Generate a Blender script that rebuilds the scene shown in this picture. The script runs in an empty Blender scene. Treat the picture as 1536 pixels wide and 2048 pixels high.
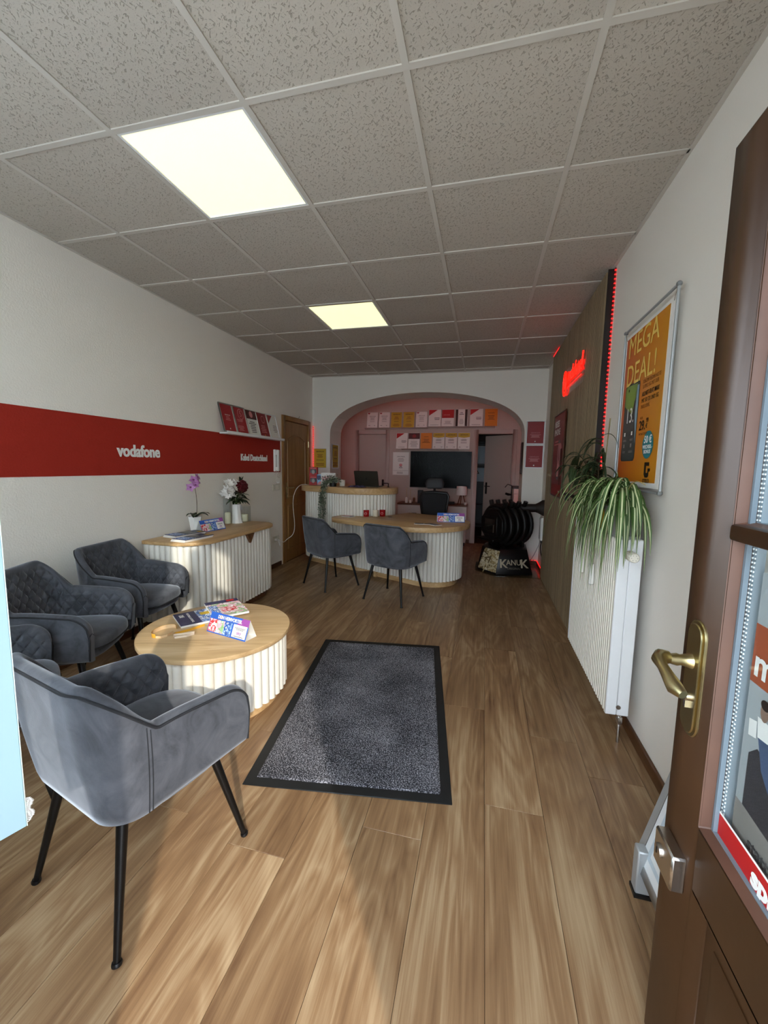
import bpy, bmesh, math, random
from mathutils import Matrix, Vector
random.seed(7)
PI = math.pi
S = bpy.context.scene
COL = S.collection
# ------------------------------------------------------------------ camera
cam = bpy.data.cameras.new('camera'); camo = bpy.data.objects.new('camera', cam); COL.objects.link(camo)
cam.sensor_fit = 'HORIZONTAL'; cam.sensor_width = 36.0
cam.lens = 805.46 / 1536 * 36.0
cam.clip_start = 0.02; cam.clip_end = 200
yaw, pit, rol = -.2406, -.1128, -.0171
fwd = Vector((math.sin(yaw)*math.cos(pit), math.cos(yaw)*math.cos(pit), math.sin(pit)))
rgt = Vector((math.cos(yaw), -math.sin(yaw), 0)); dwn = -rgt.cross(fwd)
r2 = math.cos(rol)*rgt + math.sin(rol)*dwn; d2 = -math.sin(rol)*rgt + math.cos(rol)*dwn
cm = Matrix((r2, -d2, -fwd)).transposed().to_4x4(); cm.translation = (2.679, 0, 1.38)
camo.matrix_world = cm
S.camera = camo
# ------------------------------------------------------------------ world, sun, exposure
S.view_settings.view_transform = 'Standard'; S.view_settings.look = 'None'
S.view_settings.gamma = 1.0; S.view_settings.use_curve_mapping = False
S.view_settings.exposure = 0.53
W = bpy.data.worlds.new('world'); S.world = W; W.use_nodes = True
wb = W.node_tree.nodes['Background']
wb.inputs[0].default_value = (.80, .89, 1.0, 1); wb.inputs[1].default_value = 7.0
sun = bpy.data.lights.new('sun', 'SUN'); sun.energy = 2.3; sun.angle = math.radians(1.0); sun.color = (1, .93, .82)
suno = bpy.data.objects.new('sun', sun); COL.objects.link(suno)
SEL = math.radians(27)
sd = Vector((-.52*math.cos(SEL), .855*math.cos(SEL), -math.sin(SEL)))
suno.rotation_euler = sd.to_track_quat('-Z', 'Y').to_euler(); suno.location = (6, -6, 5)

# ------------------------------------------------------------------ helpers
def lin(h):
    h = h.lstrip('#'); o = []
    for i in (0, 2, 4):
        c = int(h[i:i+2], 16)/255
        o.append(c/12.92 if c <= .04045 else ((c+.055)/1.055)**2.4)
    return (*o, 1)
MATS = {}
def mat(name, col, rough=.6, metal=0, bump=None, var=None, sheen=0, coat=0, emit=0, spec=.5, alpha=1, trans=0, stretch=None):
    if name in MATS: return MATS[name]
    m = bpy.data.materials.new(name); m.use_nodes = True
    nt = m.node_tree; b = nt.nodes['Principled BSDF']; L = nt.links
    c = lin(col) if isinstance(col, str) else col
    b.inputs['Base Color'].default_value = c; b.inputs['Roughness'].default_value = rough
    b.inputs['Metallic'].default_value = metal; b.inputs['Specular IOR Level'].default_value = spec
    if sheen:
        b.inputs['Sheen Weight'].default_value = sheen; b.inputs['Sheen Roughness'].default_value = .35
    if coat: b.inputs['Coat Weight'].default_value = coat
    if trans: b.inputs['Transmission Weight'].default_value = trans
    if emit:
        b.inputs['Emission Color'].default_value = c; b.inputs['Emission Strength'].default_value = emit
    tc = nt.nodes.new('ShaderNodeTexCoord'); src = tc.outputs['Object']
    if stretch:
        mp = nt.nodes.new('ShaderNodeMapping'); mp.inputs['Scale'].default_value = stretch
        L.new(src, mp.inputs[0]); src = mp.outputs[0]
    if bump:
        n = nt.nodes.new('ShaderNodeTexNoise'); n.inputs['Scale'].default_value = bump[0]; n.inputs['Detail'].default_value = 3
        L.new(src, n.inputs['Vector'])
        bp = nt.nodes.new('ShaderNodeBump'); bp.inputs['Strength'].default_value = bump[1]; bp.inputs['Distance'].default_value = bump[2] if len(bump) > 2 else .005
        L.new(n.outputs[0], bp.inputs['Height']); L.new(bp.outputs[0], b.inputs['Normal'])
    if var:
        n = nt.nodes.new('ShaderNodeTexNoise'); n.inputs['Scale'].default_value = var[0]; n.inputs['Detail'].default_value = 4
        L.new(src, n.inputs['Vector'])
        r = nt.nodes.new('ShaderNodeValToRGB'); r.color_ramp.elements[0].position = .35; r.color_ramp.elements[1].position = .65
        r.color_ramp.elements[0].color = (*[x*(1-var[1]) for x in c[:3]], 1)
        r.color_ramp.elements[1].color = (*[min(1, x*(1+var[1])) for x in c[:3]], 1)
        L.new(n.outputs[0], r.inputs[0]); L.new(r.outputs[0], b.inputs['Base Color'])
    MATS[name] = m
    return m
def wood(name, dark, mid, light, axis=1, rough=.45, rnd=True, sc=1.0, grain=1.0):
    """oak: long streaks along an axis plus drawn-out cathedral rings, shifted per object"""
    m = bpy.data.materials.new(name); m.use_nodes = True; nt = m.node_tree; N = nt.nodes; L = nt.links; b = N['Principled BSDF']
    tc = N.new('ShaderNodeTexCoord'); oi = N.new('ShaderNodeObjectInfo')
    add = N.new('ShaderNodeVectorMath'); add.operation = 'MULTIPLY_ADD'
    cx = N.new('ShaderNodeCombineXYZ')
    for i in range(3): L.new(oi.outputs['Random'], cx.inputs[i])
    L.new(cx.outputs[0], add.inputs[0]); add.inputs[1].default_value = (37, 53, 11) if rnd else (0, 0, 0)
    L.new(tc.outputs['Object'], add.inputs[2])
    def mapped(along, across):
        mp = N.new('ShaderNodeMapping'); s = [across*sc]*3; s[axis] = along*sc
        mp.inputs['Scale'].default_value = s; L.new(add.outputs[0], mp.inputs[0]); return mp.outputs[0]
    n1 = N.new('ShaderNodeTexNoise'); n1.inputs['Scale'].default_value = 1; n1.inputs['Detail'].default_value = 8; n1.inputs['Roughness'].default_value = .72
    L.new(mapped(1.6, 70), n1.inputs['Vector'])
    n0 = N.new('ShaderNodeTexNoise'); n0.inputs['Scale'].default_value = 1; n0.inputs['Detail'].default_value = 2; n0.inputs['Distortion'].default_value = .9
    L.new(mapped(1.1, 6), n0.inputs['Vector'])
    rings = N.new('ShaderNodeMath'); rings.operation = 'MULTIPLY'; rings.inputs[1].default_value = 7; L.new(n0.outputs[0], rings.inputs[0])
    fr = N.new('ShaderNodeMath'); fr.operation = 'PINGPONG'; fr.inputs[1].default_value = .5; L.new(rings.outputs[0], fr.inputs[0])
    n2 = N.new('ShaderNodeTexNoise'); n2.inputs['Scale'].default_value = 1; n2.inputs['Detail'].default_value = 3
    L.new(mapped(1.3, 9), n2.inputs['Vector'])
    def comb(a, wa, c, wc):
        x = N.new('ShaderNodeMath'); x.operation = 'MULTIPLY'; x.inputs[1].default_value = wa; L.new(a, x.inputs[0])
        y = N.new('ShaderNodeMath'); y.operation = 'MULTIPLY_ADD'; y.inputs[1].default_value = wc; L.new(c, y.inputs[0]); L.new(x.outputs[0], y.inputs[2]); return y.outputs[0]
    v = comb(comb(n1.outputs[0], .55*grain, fr.outputs[0], .25*grain), 1, n2.outputs[0], .5)
    r = N.new('ShaderNodeValToRGB'); e = r.color_ramp.elements
    mid_v = .5*.55*grain + .25*.25*grain + .5*.5
    e[0].position = mid_v-.20; e[0].color = lin(dark); e[1].position = mid_v+.20; e[1].color = lin(light)
    k = e.new(mid_v); k.color = lin(mid)
    L.new(v, r.inputs[0])
    hs = N.new('ShaderNodeHueSaturation'); L.new(r.outputs[0], hs.inputs['Color'])
    mr = N.new('ShaderNodeMapRange'); mr.inputs['To Min'].default_value = .86 if rnd else 1; mr.inputs['To Max'].default_value = 1.14 if rnd else 1
    L.new(oi.outputs['Random'], mr.inputs['Value']); L.new(mr.outputs[0], hs.inputs['Value'])
    L.new(hs.outputs[0], b.inputs['Base Color'])
    b.inputs['Roughness'].default_value = rough; b.inputs['Specular IOR Level'].default_value = .4
    bp = N.new('ShaderNodeBump'); bp.inputs['Strength'].default_value = .12; bp.inputs['Distance'].default_value = .002
    L.new(n1.outputs[0], bp.inputs['Height']); L.new(bp.outputs[0], b.inputs['Normal'])
    return m
def pid(o, parent):
    if parent is not None: o.parent = parent
def setp(o, label=None, cat=None, group=None, kind=None):
    if label: o['label'] = label
    if cat: o['category'] = cat
    if group: o['group'] = group
    if kind: o['kind'] = kind
    return o
def thing(name, label, cat, M=None, group=None, kind=None):
    o = bpy.data.objects.new(name, None); o.empty_display_size = .1; COL.objects.link(o)
    if M is not None: o.matrix_world = M
    return setp(o, label, cat, group, kind)
def T(x, y, z=0, rz=0): return Matrix.Translation((x, y, z)) @ Matrix.Rotation(rz, 4, 'Z')
def frameM(o, right, up):
    r = Vector(right).normalized(); u = Vector(up).normalized(); n = r.cross(u)
    M = Matrix((r, u, n)).transposed().to_4x4(); M.translation = o; return M
class G:
    def __init__(s): s.v = []; s.f = []; s.mi = []; s.M = None; s.m = 0
    def add(s, vs, fs):
        k = len(s.v)
        for p in vs:
            p = Vector(p); s.v.append(s.M @ p if s.M is not None else p)
        for f in fs: s.f.append([k+i for i in f]); s.mi.append(s.m)
        return s
    def box(s, x0, x1, y0, y1, z0, z1):
        return s.add([(x0,y0,z0),(x1,y0,z0),(x1,y1,z0),(x0,y1,z0),(x0,y0,z1),(x1,y0,z1),(x1,y1,z1),(x0,y1,z1)],
                     [(3,2,1,0),(4,5,6,7),(0,1,5,4),(1,2,6,5),(2,3,7,6),(3,0,4,7)])
    def quad(s, a, b, c, d): return s.add([a,b,c,d], [(0,1,2,3)])
    def rect(s, x0, x1, y0, y1, z): return s.quad((x0,y0,z),(x1,y0,z),(x1,y1,z),(x0,y1,z))
    def prism(s, poly, z0, z1):
        n = len(poly)
        return s.add([(x,y,z0) for x,y in poly]+[(x,y,z1) for x,y in poly],
                     [tuple(range(n-1,-1,-1)), tuple(range(n,2*n))]+[(i,(i+1)%n,n+(i+1)%n,n+i) for i in range(n)])
    def ring(s, rows, closed=True, cap=True):
        n = len(rows[0]); vs = [p for r in rows for p in r]; fs = []
        for j in range(len(rows)-1):
            for i in range(n if closed else n-1):
                a = j*n+i; b = j*n+(i+1)%n; fs.append((a,b,b+n,a+n))
        if cap and closed:
            fs.append(tuple(range(n-1,-1,-1))); fs.append(tuple((len(rows)-1)*n+i for i in range(n)))
        return s.add(vs, fs)
    def tube(s, pts, rad, seg=8, cap=True):
        pts = [Vector(p) for p in pts]; rows = []
        if not isinstance(rad, (list, tuple)): rad = [rad]*len(pts)
        up = None
        for i, p in enumerate(pts):
            t = (pts[min(i+1,len(pts)-1)]-pts[max(i-1,0)]).normalized()
            if up is None:
                a = Vector((0,0,1)) if abs(t.z) < .9 else Vector((1,0,0)); up = (a-a.dot(t)*t).normalized()
            else:
                up = up-up.dot(t)*t
                up = up.normalized() if up.length > 1e-6 else t.orthogonal().normalized()
            w = t.cross(up)
            rows.append([p+rad[i]*(math.cos(2*PI*k/seg)*up+math.sin(2*PI*k/seg)*w) for k in range(seg)])
        return s.ring(rows, True, cap)
    def lathe(s, prof, seg=24, c=(0,0,0), cap=True):
        return s.ring([[(c[0]+r*math.cos(2*PI*k/seg), c[1]+r*math.sin(2*PI*k/seg), c[2]+z) for k in range(seg)] for r, z in prof], True, cap)
    def ball(s, c, r, seg=10, sc=(1,1,1)):
        rows = []
        for j in range(1, seg//2+1):
            a = -PI/2+PI*j/(seg//2+1)
            rows.append([(c[0]+r*sc[0]*math.cos(a)*math.cos(2*PI*k/seg), c[1]+r*sc[1]*math.cos(a)*math.sin(2*PI*k/seg), c[2]+r*sc[2]*math.sin(a)) for k in range(seg)])
        return s.ring(rows)
    def mesh(s, name, mats, smooth=True, bev=0, seg=1, ang=40):
        me = bpy.data.meshes.new(name); me.from_pydata([tuple(p) for p in s.v], [], s.f)
        for m in (mats if isinstance(mats, (list, tuple)) else [mats]): me.materials.append(m)
        if any(s.mi): me.polygons.foreach_set('material_index', s.mi)
        if bev:
            bm = bmesh.new(); bm.from_mesh(me)
            bmesh.ops.remove_doubles(bm, verts=bm.verts, dist=1e-5)
            es = [e for e in bm.edges if len(e.link_faces) == 2 and e.calc_face_angle(0) > math.radians(35)]
            bmesh.ops.bevel(bm, geom=es, offset=bev, segments=seg, affect='EDGES', profile=.5, clamp_overlap=True)
            bm.to_mesh(me); bm.free()
        if smooth:
            me.shade_smooth(); me.set_sharp_from_angle(angle=math.radians(ang))
        return me
    def build(s, name, mats, parent=None, M=None, **k):
        return link(name, s.mesh(name, mats, **k), parent, M)
def link(name, me, parent=None, M=None):
    o = bpy.data.objects.new(name, me); COL.objects.link(o)
    if parent is not None: o.parent = parent
    if M is not None: o.matrix_basis = M
    return o
def bx(name, m, parent, x0, x1, y0, y1, z0, z1, bev=0, seg=1, M=None): return G().box(x0,x1,y0,y1,z0,z1).build(name, m, parent, M, bev=bev, seg=seg)
def dup(o, parent=None):
    c = o.copy(); COL.objects.link(c)
    if parent is not None: c.parent = parent
    for ch in list(o.children): dup(ch, c)
    return c
TEXTS = []
def text(s, size, m, parent, M, align='CENTER', bold=0, ex=.0004, shear=0, sx=1, name='lettering', space=1):
    cu = bpy.data.curves.new(name, 'FONT'); cu.body = s; cu.size = size; cu.align_x = align; cu.align_y = 'CENTER'
    cu.extrude = ex; cu.offset = bold; cu.shear = shear; cu.space_character = space; cu.materials.append(m); cu.resolution_u = 3
    cu.space_line = .95
    o = bpy.data.objects.new(name, cu); COL.objects.link(o); o.parent = parent; o.matrix_basis = M @ Matrix.Diagonal((sx,1,1,1))
    TEXTS.append(o); return o
def bez(p0, p1, p2, p3, n=12):
    p0,p1,p2,p3 = map(Vector, (p0,p1,p2,p3))
    return [(1-t)**3*p0+3*(1-t)**2*t*p1+3*(1-t)*t*t*p2+t**3*p3 for t in [i/n for i in range(n+1)]]
def rrect(x0, x1, y0, y1, r, n=8):
    """rounded rectangle, r = (bl, br, tr, tl)"""
    if not isinstance(r, (tuple, list)): r = (r,)*4
    o = []
    for (cx, cy, a), q in zip(((x0,y0,PI),(x1,y0,1.5*PI),(x1,y1,0),(x0,y1,.5*PI)), r):
        sx = 1 if cx == x0 else -1; sy = 1 if cy == y0 else -1
        for i in range(n+1):
            t = a+.5*PI*i/n; o.append((cx+sx*q+q*math.cos(t), cy+sy*q+q*math.sin(t)))
    return o
def offset_poly(poly, d):
    n = len(poly); o = []
    for i in range(n):
        a, b, c = Vector(poly[i-1]), Vector(poly[i]), Vector(poly[(i+1)%n])
        e1 = (b-a); e2 = (c-b)
        t = ((e1.normalized() if e1.length > 1e-9 else Vector((0,0)))+(e2.normalized() if e2.length > 1e-9 else Vector((0,0)))).normalized()
        o.append((b.x+t.y*d, b.y-t.x*d))
    return o
# print builder: flat print on a sheet, in the sheet's own (x right, y up, z out) frame
def prints(parent, M, items, z=.0006):
    by = {}
    for it in items:
        k = it[0]
        if k == 'rect': by.setdefault(it[5], []).append([(it[1],it[2]),(it[1]+it[3],it[2]),(it[1]+it[3],it[2]+it[4]),(it[1],it[2]+it[4])])
        elif k == 'poly': by.setdefault(it[2], []).append(it[1])
        elif k == 'disc': by.setdefault(it[5], []).append([(it[1]+it[3]*math.cos(2*PI*i/28), it[2]+it[4]*math.sin(2*PI*i/28)) for i in range(28)])
        elif k == 'lines':
            _, x, y, w, h, n, m = it; rr = random.Random(int(1e4*(x+y+w)))
            for i in range(n):
                q = rr.uniform(.55, 1)*w; yy = y+h-(i+.5)*h/n
                by.setdefault(m, []).append([(x+(w-q)/2, yy-h/n*.22), (x+(w+q)/2, yy-h/n*.22), (x+(w+q)/2, yy+h/n*.22), (x+(w-q)/2, yy+h/n*.22)])
    for i, (m, ps) in enumerate(by.items()):
        g = G(); g.M = M
        for p in ps: g.add([(x, y, z*(1+.6*i)) for x, y in p], [tuple(range(len(p)))])
        g.build('print', MATS[m], parent, smooth=False)
    for it in items:
        if it[0] == 'text':
            _, s, x, y, size, m = it[:6]; kw = it[6] if len(it) > 6 else {}
            text(s, size, MATS[m], parent, M @ Matrix.Translation((x, y, z*(2+.6*len(by)))), ex=.0002, **kw)

# ------------------------------------------------------------------ materials
wallm = mat('wall paint', '#f5efe5', .85, bump=(90, .35, .006))
wallw = mat('white paint', '#ebe5dc', .8, bump=(70, .15, .004))
rearm = mat('rear room paint', '#c2b0a6', .85, bump=(70, .15, .004))
redw = mat('red wall paint', '#a52312', .75, bump=(90, .3, .006))
brownp = mat('brown door paint', '#38220f', .42, bump=(30, .08, .003), var=(6, .12))
brownl = mat('brown glazing bead', '#5e4032', .5, bump=(30, .08, .003), var=(9, .12))
skirt = wood('skirting oak', '#3e2616', '#5a3a22', '#6e4a2c', axis=1)
whitel = mat('white lacquer', '#e6e1d6', .42, bump=(8, .02))
whitem = mat('white metal enamel', '#eef0f2', .32)
blackm = mat('black metal', '#0b0b0c', .4, metal=.3)
blackp = mat('black plastic', '#0d0d0f', .45)
alu = mat('aluminium', '#b4b8ba', .4, metal=.4)
brass = mat('brass', '#b9ab80', .3, metal=1, bump=(40, .05))
chrome = mat('satin chrome', '#c9c7c4', .25, metal=1)
paper = mat('paper', '#eceae4', .6)
whiteg = mat('glossy white', '#f1efe9', .25)
redp = mat('print red', '#b81a1c', .5)
dredp = mat('print dark red', '#8d1f25', .5)
maroon = mat('print maroon', '#4c1012', .5, var=(40, .5))
yellowp = mat('print yellow', '#c8a62e', .5)
orangep = mat('print orange', '#d97f1c', .5)
ink = mat('print ink', '#4b4646', .6)
inkl = mat('print light ink', '#a09a98', .6)
pinkl = mat('print pink ink', '#d78d8f', .6)
blackink = mat('print black', '#16110f', .5)
whitep = mat('print white', '#f4f2ee', .5)
navy = mat('print navy', '#262a57', .4)
blue = mat('print blue', '#2f62c0', .4)
purple = mat('print purple', '#9b4f9f', .4)
skyb = mat('print sky blue', '#8fc0e6', .4)
teal = mat('print teal', '#1f7d86', .5)
brownpr = mat('print brown', '#2b1c14', .5)
def photo(name, cols, scale):
    m = bpy.data.materials.new(name); m.use_nodes = True; nt = m.node_tree; b = nt.nodes['Principled BSDF']; b.inputs['Roughness'].default_value = .4
    tc = nt.nodes.new('ShaderNodeTexCoord'); n = nt.nodes.new('ShaderNodeTexVoronoi'); n.inputs['Scale'].default_value = scale; n.inputs['Randomness'].default_value = 1
    n2 = nt.nodes.new('ShaderNodeTexNoise'); n2.inputs['Scale'].default_value = scale*.9; n2.inputs['Detail'].default_value = 4
    r = nt.nodes.new('ShaderNodeValToRGB'); r.color_ramp.interpolation = 'CONSTANT'
    e = r.color_ramp.elements; e[0].color = lin(cols[0]); e[0].position = 0; e[1].color = lin(cols[-1]); e[1].position = .66
    for i, c in enumerate(cols[1:-1]):
        k = e.new(.36+.3*(i)/(max(1, len(cols)-2))); k.color = lin(c)
    nt.links.new(tc.outputs['Object'], n2.inputs['Vector'])
    nt.links.new(n2.outputs[0], r.inputs[0]); nt.links.new(r.outputs[0], b.inputs['Base Color'])
    MATS[name] = m; return m
ph_sport = photo('print crowd', ['#c9dcf0', '#f3f1ee', '#e3b3bf', '#5b7cb0', '#22305c'], 45)
ph_red = photo('print players red', ['#f4d9dc', '#efe6e6', '#d4333a', '#e9b8c0', '#ffffff'], 40)
ph_blue = photo('print players blue', ['#e6eef7', '#7fa6dd', '#2d58a8', '#e8eef5', '#22345f'], 55)
ph_green = photo('print pitch', ['#dff0d0', '#8fbf80', '#e6b5c6', '#f1eef0', '#4b6a4a'], 35)
ph_logs = photo('print logs', ['#b7a888', '#d8ccb0', '#8a734a', '#c5b48c', '#6f5c3a'], 16)
ph_grey = photo('print portrait', ['#3c3a40', '#54545c', '#2c2b30', '#77777c', '#454349'], 9)
oak = wood('oak veneer', '#a98252', '#c9a473', '#dcbc8e', axis=0, rough=.4, rnd=False, grain=.8)
oakt = wood('oak round veneer', '#a98a62', '#c6a77c', '#d9bf98', axis=0, rough=.4, rnd=False, grain=.8)
oakd = wood('oak door', '#80592f', '#9a7042', '#ad8250', axis=2, rough=.42, rnd=False, grain=.6)
walnut = wood('walnut veneer', '#4c2f1c', '#6a452b', '#7d5636', axis=0, rough=.5, rnd=False)
plankm = wood('oak plank', '#6b4d35', '#907050', '#b59a78', axis=1, rough=.36, rnd=True, grain=.9)
slatm = wood('grey oak slat', '#6c5b46', '#877459', '#9a876b', axis=2, rough=.55, rnd=True, grain=.6)
def emis(name, col, st):
    return mat(name, col, .5, emit=st)
redled = emis('red led', '#ff1a1a', 2.5)
pinkled = emis('pink led', '#ff5a4a', 3.4)
neon = emis('red neon', '#ff1408', 2.6)
def glass(name, col=(1,1,1,1), rough=0.0, mixf=.12):
    m = bpy.data.materials.new(name); m.use_nodes = True; nt = m.node_tree; nt.nodes.remove(nt.nodes['Principled BSDF'])
    out = nt.nodes['Material Output']; t = nt.nodes.new('ShaderNodeBsdfTransparent'); t.inputs[0].default_value = col
    g = nt.nodes.new('ShaderNodeBsdfGlossy'); g.inputs['Roughness'].default_value = rough
    lw = nt.nodes.new('ShaderNodeLayerWeight'); lw.inputs[0].default_value = .5
    pw = nt.nodes.new('ShaderNodeMath'); pw.operation = 'POWER'; pw.inputs[1].default_value = 4; nt.links.new(lw.outputs['Facing'], pw.inputs[0])
    fz = nt.nodes.new('ShaderNodeMath'); fz.operation = 'MULTIPLY_ADD'; fz.inputs[1].default_value = .3; fz.inputs[2].default_value = .03; nt.links.new(pw.outputs[0], fz.inputs[0])
    mx = nt.nodes.new('ShaderNodeMixShader'); nt.links.new(fz.outputs[0], mx.inputs[0]); nt.links.new(t.outputs[0], mx.inputs[1]); nt.links.new(g.outputs[0], mx.inputs[2])
    nt.links.new(mx.outputs[0], out.inputs[0]); MATS[name] = m; return m
clear = glass('clear glass', (.95,.97,.97,1))
clearh = glass('hearth glass', (.8,.84,.83,1))

def velvet(name, base, hi):
    m = bpy.data.materials.new(name); m.use_nodes = True; nt = m.node_tree; b = nt.nodes['Principled BSDF']; L = nt.links
    b.inputs['Roughness'].default_value = .85; b.inputs['Sheen Weight'].default_value = .6; b.inputs['Sheen Roughness'].default_value = .4
    b.inputs['Sheen Tint'].default_value = (.8,.85,.95,1); b.inputs['Specular IOR Level'].default_value = .25
    tc = nt.nodes.new('ShaderNodeTexCoord'); oi = nt.nodes.new('ShaderNodeObjectInfo')
    ad = nt.nodes.new('ShaderNodeVectorMath'); ad.operation = 'ADD'; L.new(tc.outputs['Object'], ad.inputs[0]); L.new(oi.outputs['Location'], ad.inputs[1])
    n = nt.nodes.new('ShaderNodeTexNoise'); n.inputs['Scale'].default_value = 7; n.inputs['Detail'].default_value = 6; n.inputs['Distortion'].default_value = 1.2; n.inputs['Roughness'].default_value = .6
    L.new(ad.outputs[0], n.inputs['Vector'])
    r = nt.nodes.new('ShaderNodeValToRGB'); e = r.color_ramp.elements
    e[0].position = .30; e[0].color = tuple(x*.55 for x in lin(base)[:3])+(1,); e[1].position = .75; e[1].color = lin(hi)
    k = e.new(.42); k.color = lin(base)
    L.new(n.outputs[0], r.inputs[0]); L.new(r.outputs[0], b.inputs['Base Color'])
    n2 = nt.nodes.new('ShaderNodeTexNoise'); n2.inputs['Scale'].default_value = 260; L.new(tc.outputs['Object'], n2.inputs['Vector'])
    bp = nt.nodes.new('ShaderNodeBump'); bp.inputs['Strength'].default_value = .15; bp.inputs['Distance'].default_value = .002
    L.new(n2.outputs[0], bp.inputs['Height']); L.new(bp.outputs[0], b.inputs['Normal'])
    MATS[name] = m; return m
velv = velvet('grey velvet', '#44464c', '#5f6168')
pipem = mat('dark piping', '#1c1e23', .8)

# ceiling tile: off-white mineral board with short dark fissures
def tilemat():
    m = bpy.data.materials.new('mineral tile'); m.use_nodes = True; nt = m.node_tree; N = nt.nodes; L = nt.links; b = N['Principled BSDF']
    b.inputs['Roughness'].default_value = .9
    tc = N.new('ShaderNodeTexCoord'); oi = N.new('ShaderNodeObjectInfo')
    ad = N.new('ShaderNodeVectorMath'); ad.operation = 'ADD'; L.new(tc.outputs['Object'], ad.inputs[0]); L.new(oi.outputs['Location'], ad.inputs[1])
    outs = []
    for sc, st, th, rot in ((1, (150, 52, 40), .655, .5), (1, (52, 150, 40), .655, .9), (1, (110, 48, 40), .66, 2.2), (1, (300, 300, 40), .68, 0)):
        mp = N.new('ShaderNodeMapping'); mp.inputs['Rotation'].default_value = (0, 0, rot); L.new(ad.outputs[0], mp.inputs[0])
        m2 = N.new('ShaderNodeMapping'); m2.inputs['Scale'].default_value = st; L.new(mp.outputs[0], m2.inputs[0])
        n = N.new('ShaderNodeTexNoise'); n.inputs['Scale'].default_value = sc; n.inputs['Detail'].default_value = 1.2; L.new(m2.outputs[0], n.inputs['Vector'])
        mr = N.new('ShaderNodeMapRange'); mr.inputs['From Min'].default_value = th; mr.inputs['From Max'].default_value = th+.035; L.new(n.outputs[0], mr.inputs['Value']); outs.append(mr.outputs[0])
    v = outs[0]
    for o in outs[1:]:
        mx = N.new('ShaderNodeMath'); mx.operation = 'MAXIMUM'; L.new(v, mx.inputs[0]); L.new(o, mx.inputs[1]); v = mx.outputs[0]
    mix = N.new('ShaderNodeMix'); mix.data_type = 'RGBA'; mix.inputs['A'].default_value = lin('#bfb7ac'); mix.inputs['B'].default_value = lin('#a0988c'); L.new(v, mix.inputs['Factor'])
    hs = N.new('ShaderNodeHueSaturation'); mr = N.new('ShaderNodeMapRange'); mr.inputs['To Min'].default_value = .95; mr.inputs['To Max'].default_value = 1.04
    L.new(oi.outputs['Random'], mr.inputs['Value']); L.new(mr.outputs[0], hs.inputs['Value']); L.new(mix.outputs['Result'], hs.inputs['Color'])
    L.new(hs.outputs[0], b.inputs['Base Color'])
    bp = N.new('ShaderNodeBump'); bp.invert = True; bp.inputs['Strength'].default_value = .6; bp.inputs['Distance'].default_value = .003
    L.new(v, bp.inputs['Height']); L.new(bp.outputs[0], b.inputs['Normal'])
    return m
tilem = tilemat()
gridm = mat('ceiling grid metal', '#c9c3ba', .5)
def padm():
    m = bpy.data.materials.new('lamp diffuser'); m.use_nodes = True; nt = m.node_tree; b = nt.nodes['Principled BSDF']
    b.inputs['Base Color'].default_value = lin('#fffbe0'); b.inputs['Emission Color'].default_value = (1, .97, .46, 1)
    b.inputs['Emission Strength'].default_value = 0.86; b.inputs['Roughness'].default_value = .4
    tc = nt.nodes.new('ShaderNodeTexCoord'); n = nt.nodes.new('ShaderNodeTexNoise'); n.inputs['Scale'].default_value = 160
    bp = nt.nodes.new('ShaderNodeBump'); bp.inputs['Strength'].default_value = .4; nt.links.new(tc.outputs['Object'], n.inputs['Vector']); nt.links.new(n.outputs[0], bp.inputs['Height']); nt.links.new(bp.outputs[0], b.inputs['Normal'])
    return m
padmat = padm()

# ------------------------------------------------------------------ the room
RW, H, FY, FR = 3.484, 2.742, 6.05, -.05     # right wall, ceiling, back wall with the arch, front wall inner face
BY = 7.5                                     # rear wall behind the arch
def st(o): o['kind'] = 'structure'; return o
# street ground outside (bounces daylight in)
pav = mat('pavement', '#b9b4aa', .9, bump=(12, .3), var=(3, .1))
st(G().box(-14, 16, -20, -.26, -.14, -.02).build('ground', pav))
# floor with single planks
floor = st(G().box(-.2, RW, -.25, BY+2.2, -.05, -.006).build('floor', mat('floor joint', '#3d2a1a', .8)))
PWD = .2285; x = 2.055-9*PWD
rp = random.Random(3); pm_cache = {}
def plank(x0, x1, y0, y1):
    key = (round(x1-x0, 3), round(y1-y0, 3))
    if key not in pm_cache:
        w, l = (x1-x0)/2-.0006, (y1-y0)/2-.0006
        pm_cache[key] = G().box(-w, w, -l, l, -.006, 0).mesh('plank', plankm, smooth=False, bev=.0008)
    o = link('plank', pm_cache[key], floor, T((x0+x1)/2, (y0+y1)/2, 0))
offs = {8: 1.158-1.5, 9: .46, 10: -.15, 11: .75, 7: 1.158-.9}
i = 0
while x < RW:
    x0, x1 = max(x, 0), min(x+PWD, RW)
    if x1-x0 > .02:
        y = -.25-rp.uniform(0, 1.4)
        if i in offs: y = offs[i]-1.5*math.ceil((offs[i]+.25)/1.5)
        while y < BY:
            a, b = max(y, -.25), min(y+1.5, BY+.02)
            if b-a > .03: plank(x0, x1, a, b)
            y += 1.5
    x += PWD; i += 1
# left wall with plaster and the red band
wl = st(G().box(-.12, 0, -.25, 5.03, -.05, 2.9).box(-.12, 0, 5.03, 5.94, 2.05, 2.9).box(-.12, 0, 5.94, FY+.5, -.05, 2.9).box(-.2, -.12, 5.0, 5.97, -.05, 2.9).build('wall_left', wallm, smooth=False))
G().box(-.002, .002, -.05, 4.985, 1.28, 1.70).build('red_band', redw, wl)
wr = st(G().box(RW, RW+.12, -.25, FY+.5, 0, 2.9).build('wall_right', wallw, smooth=False))
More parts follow.
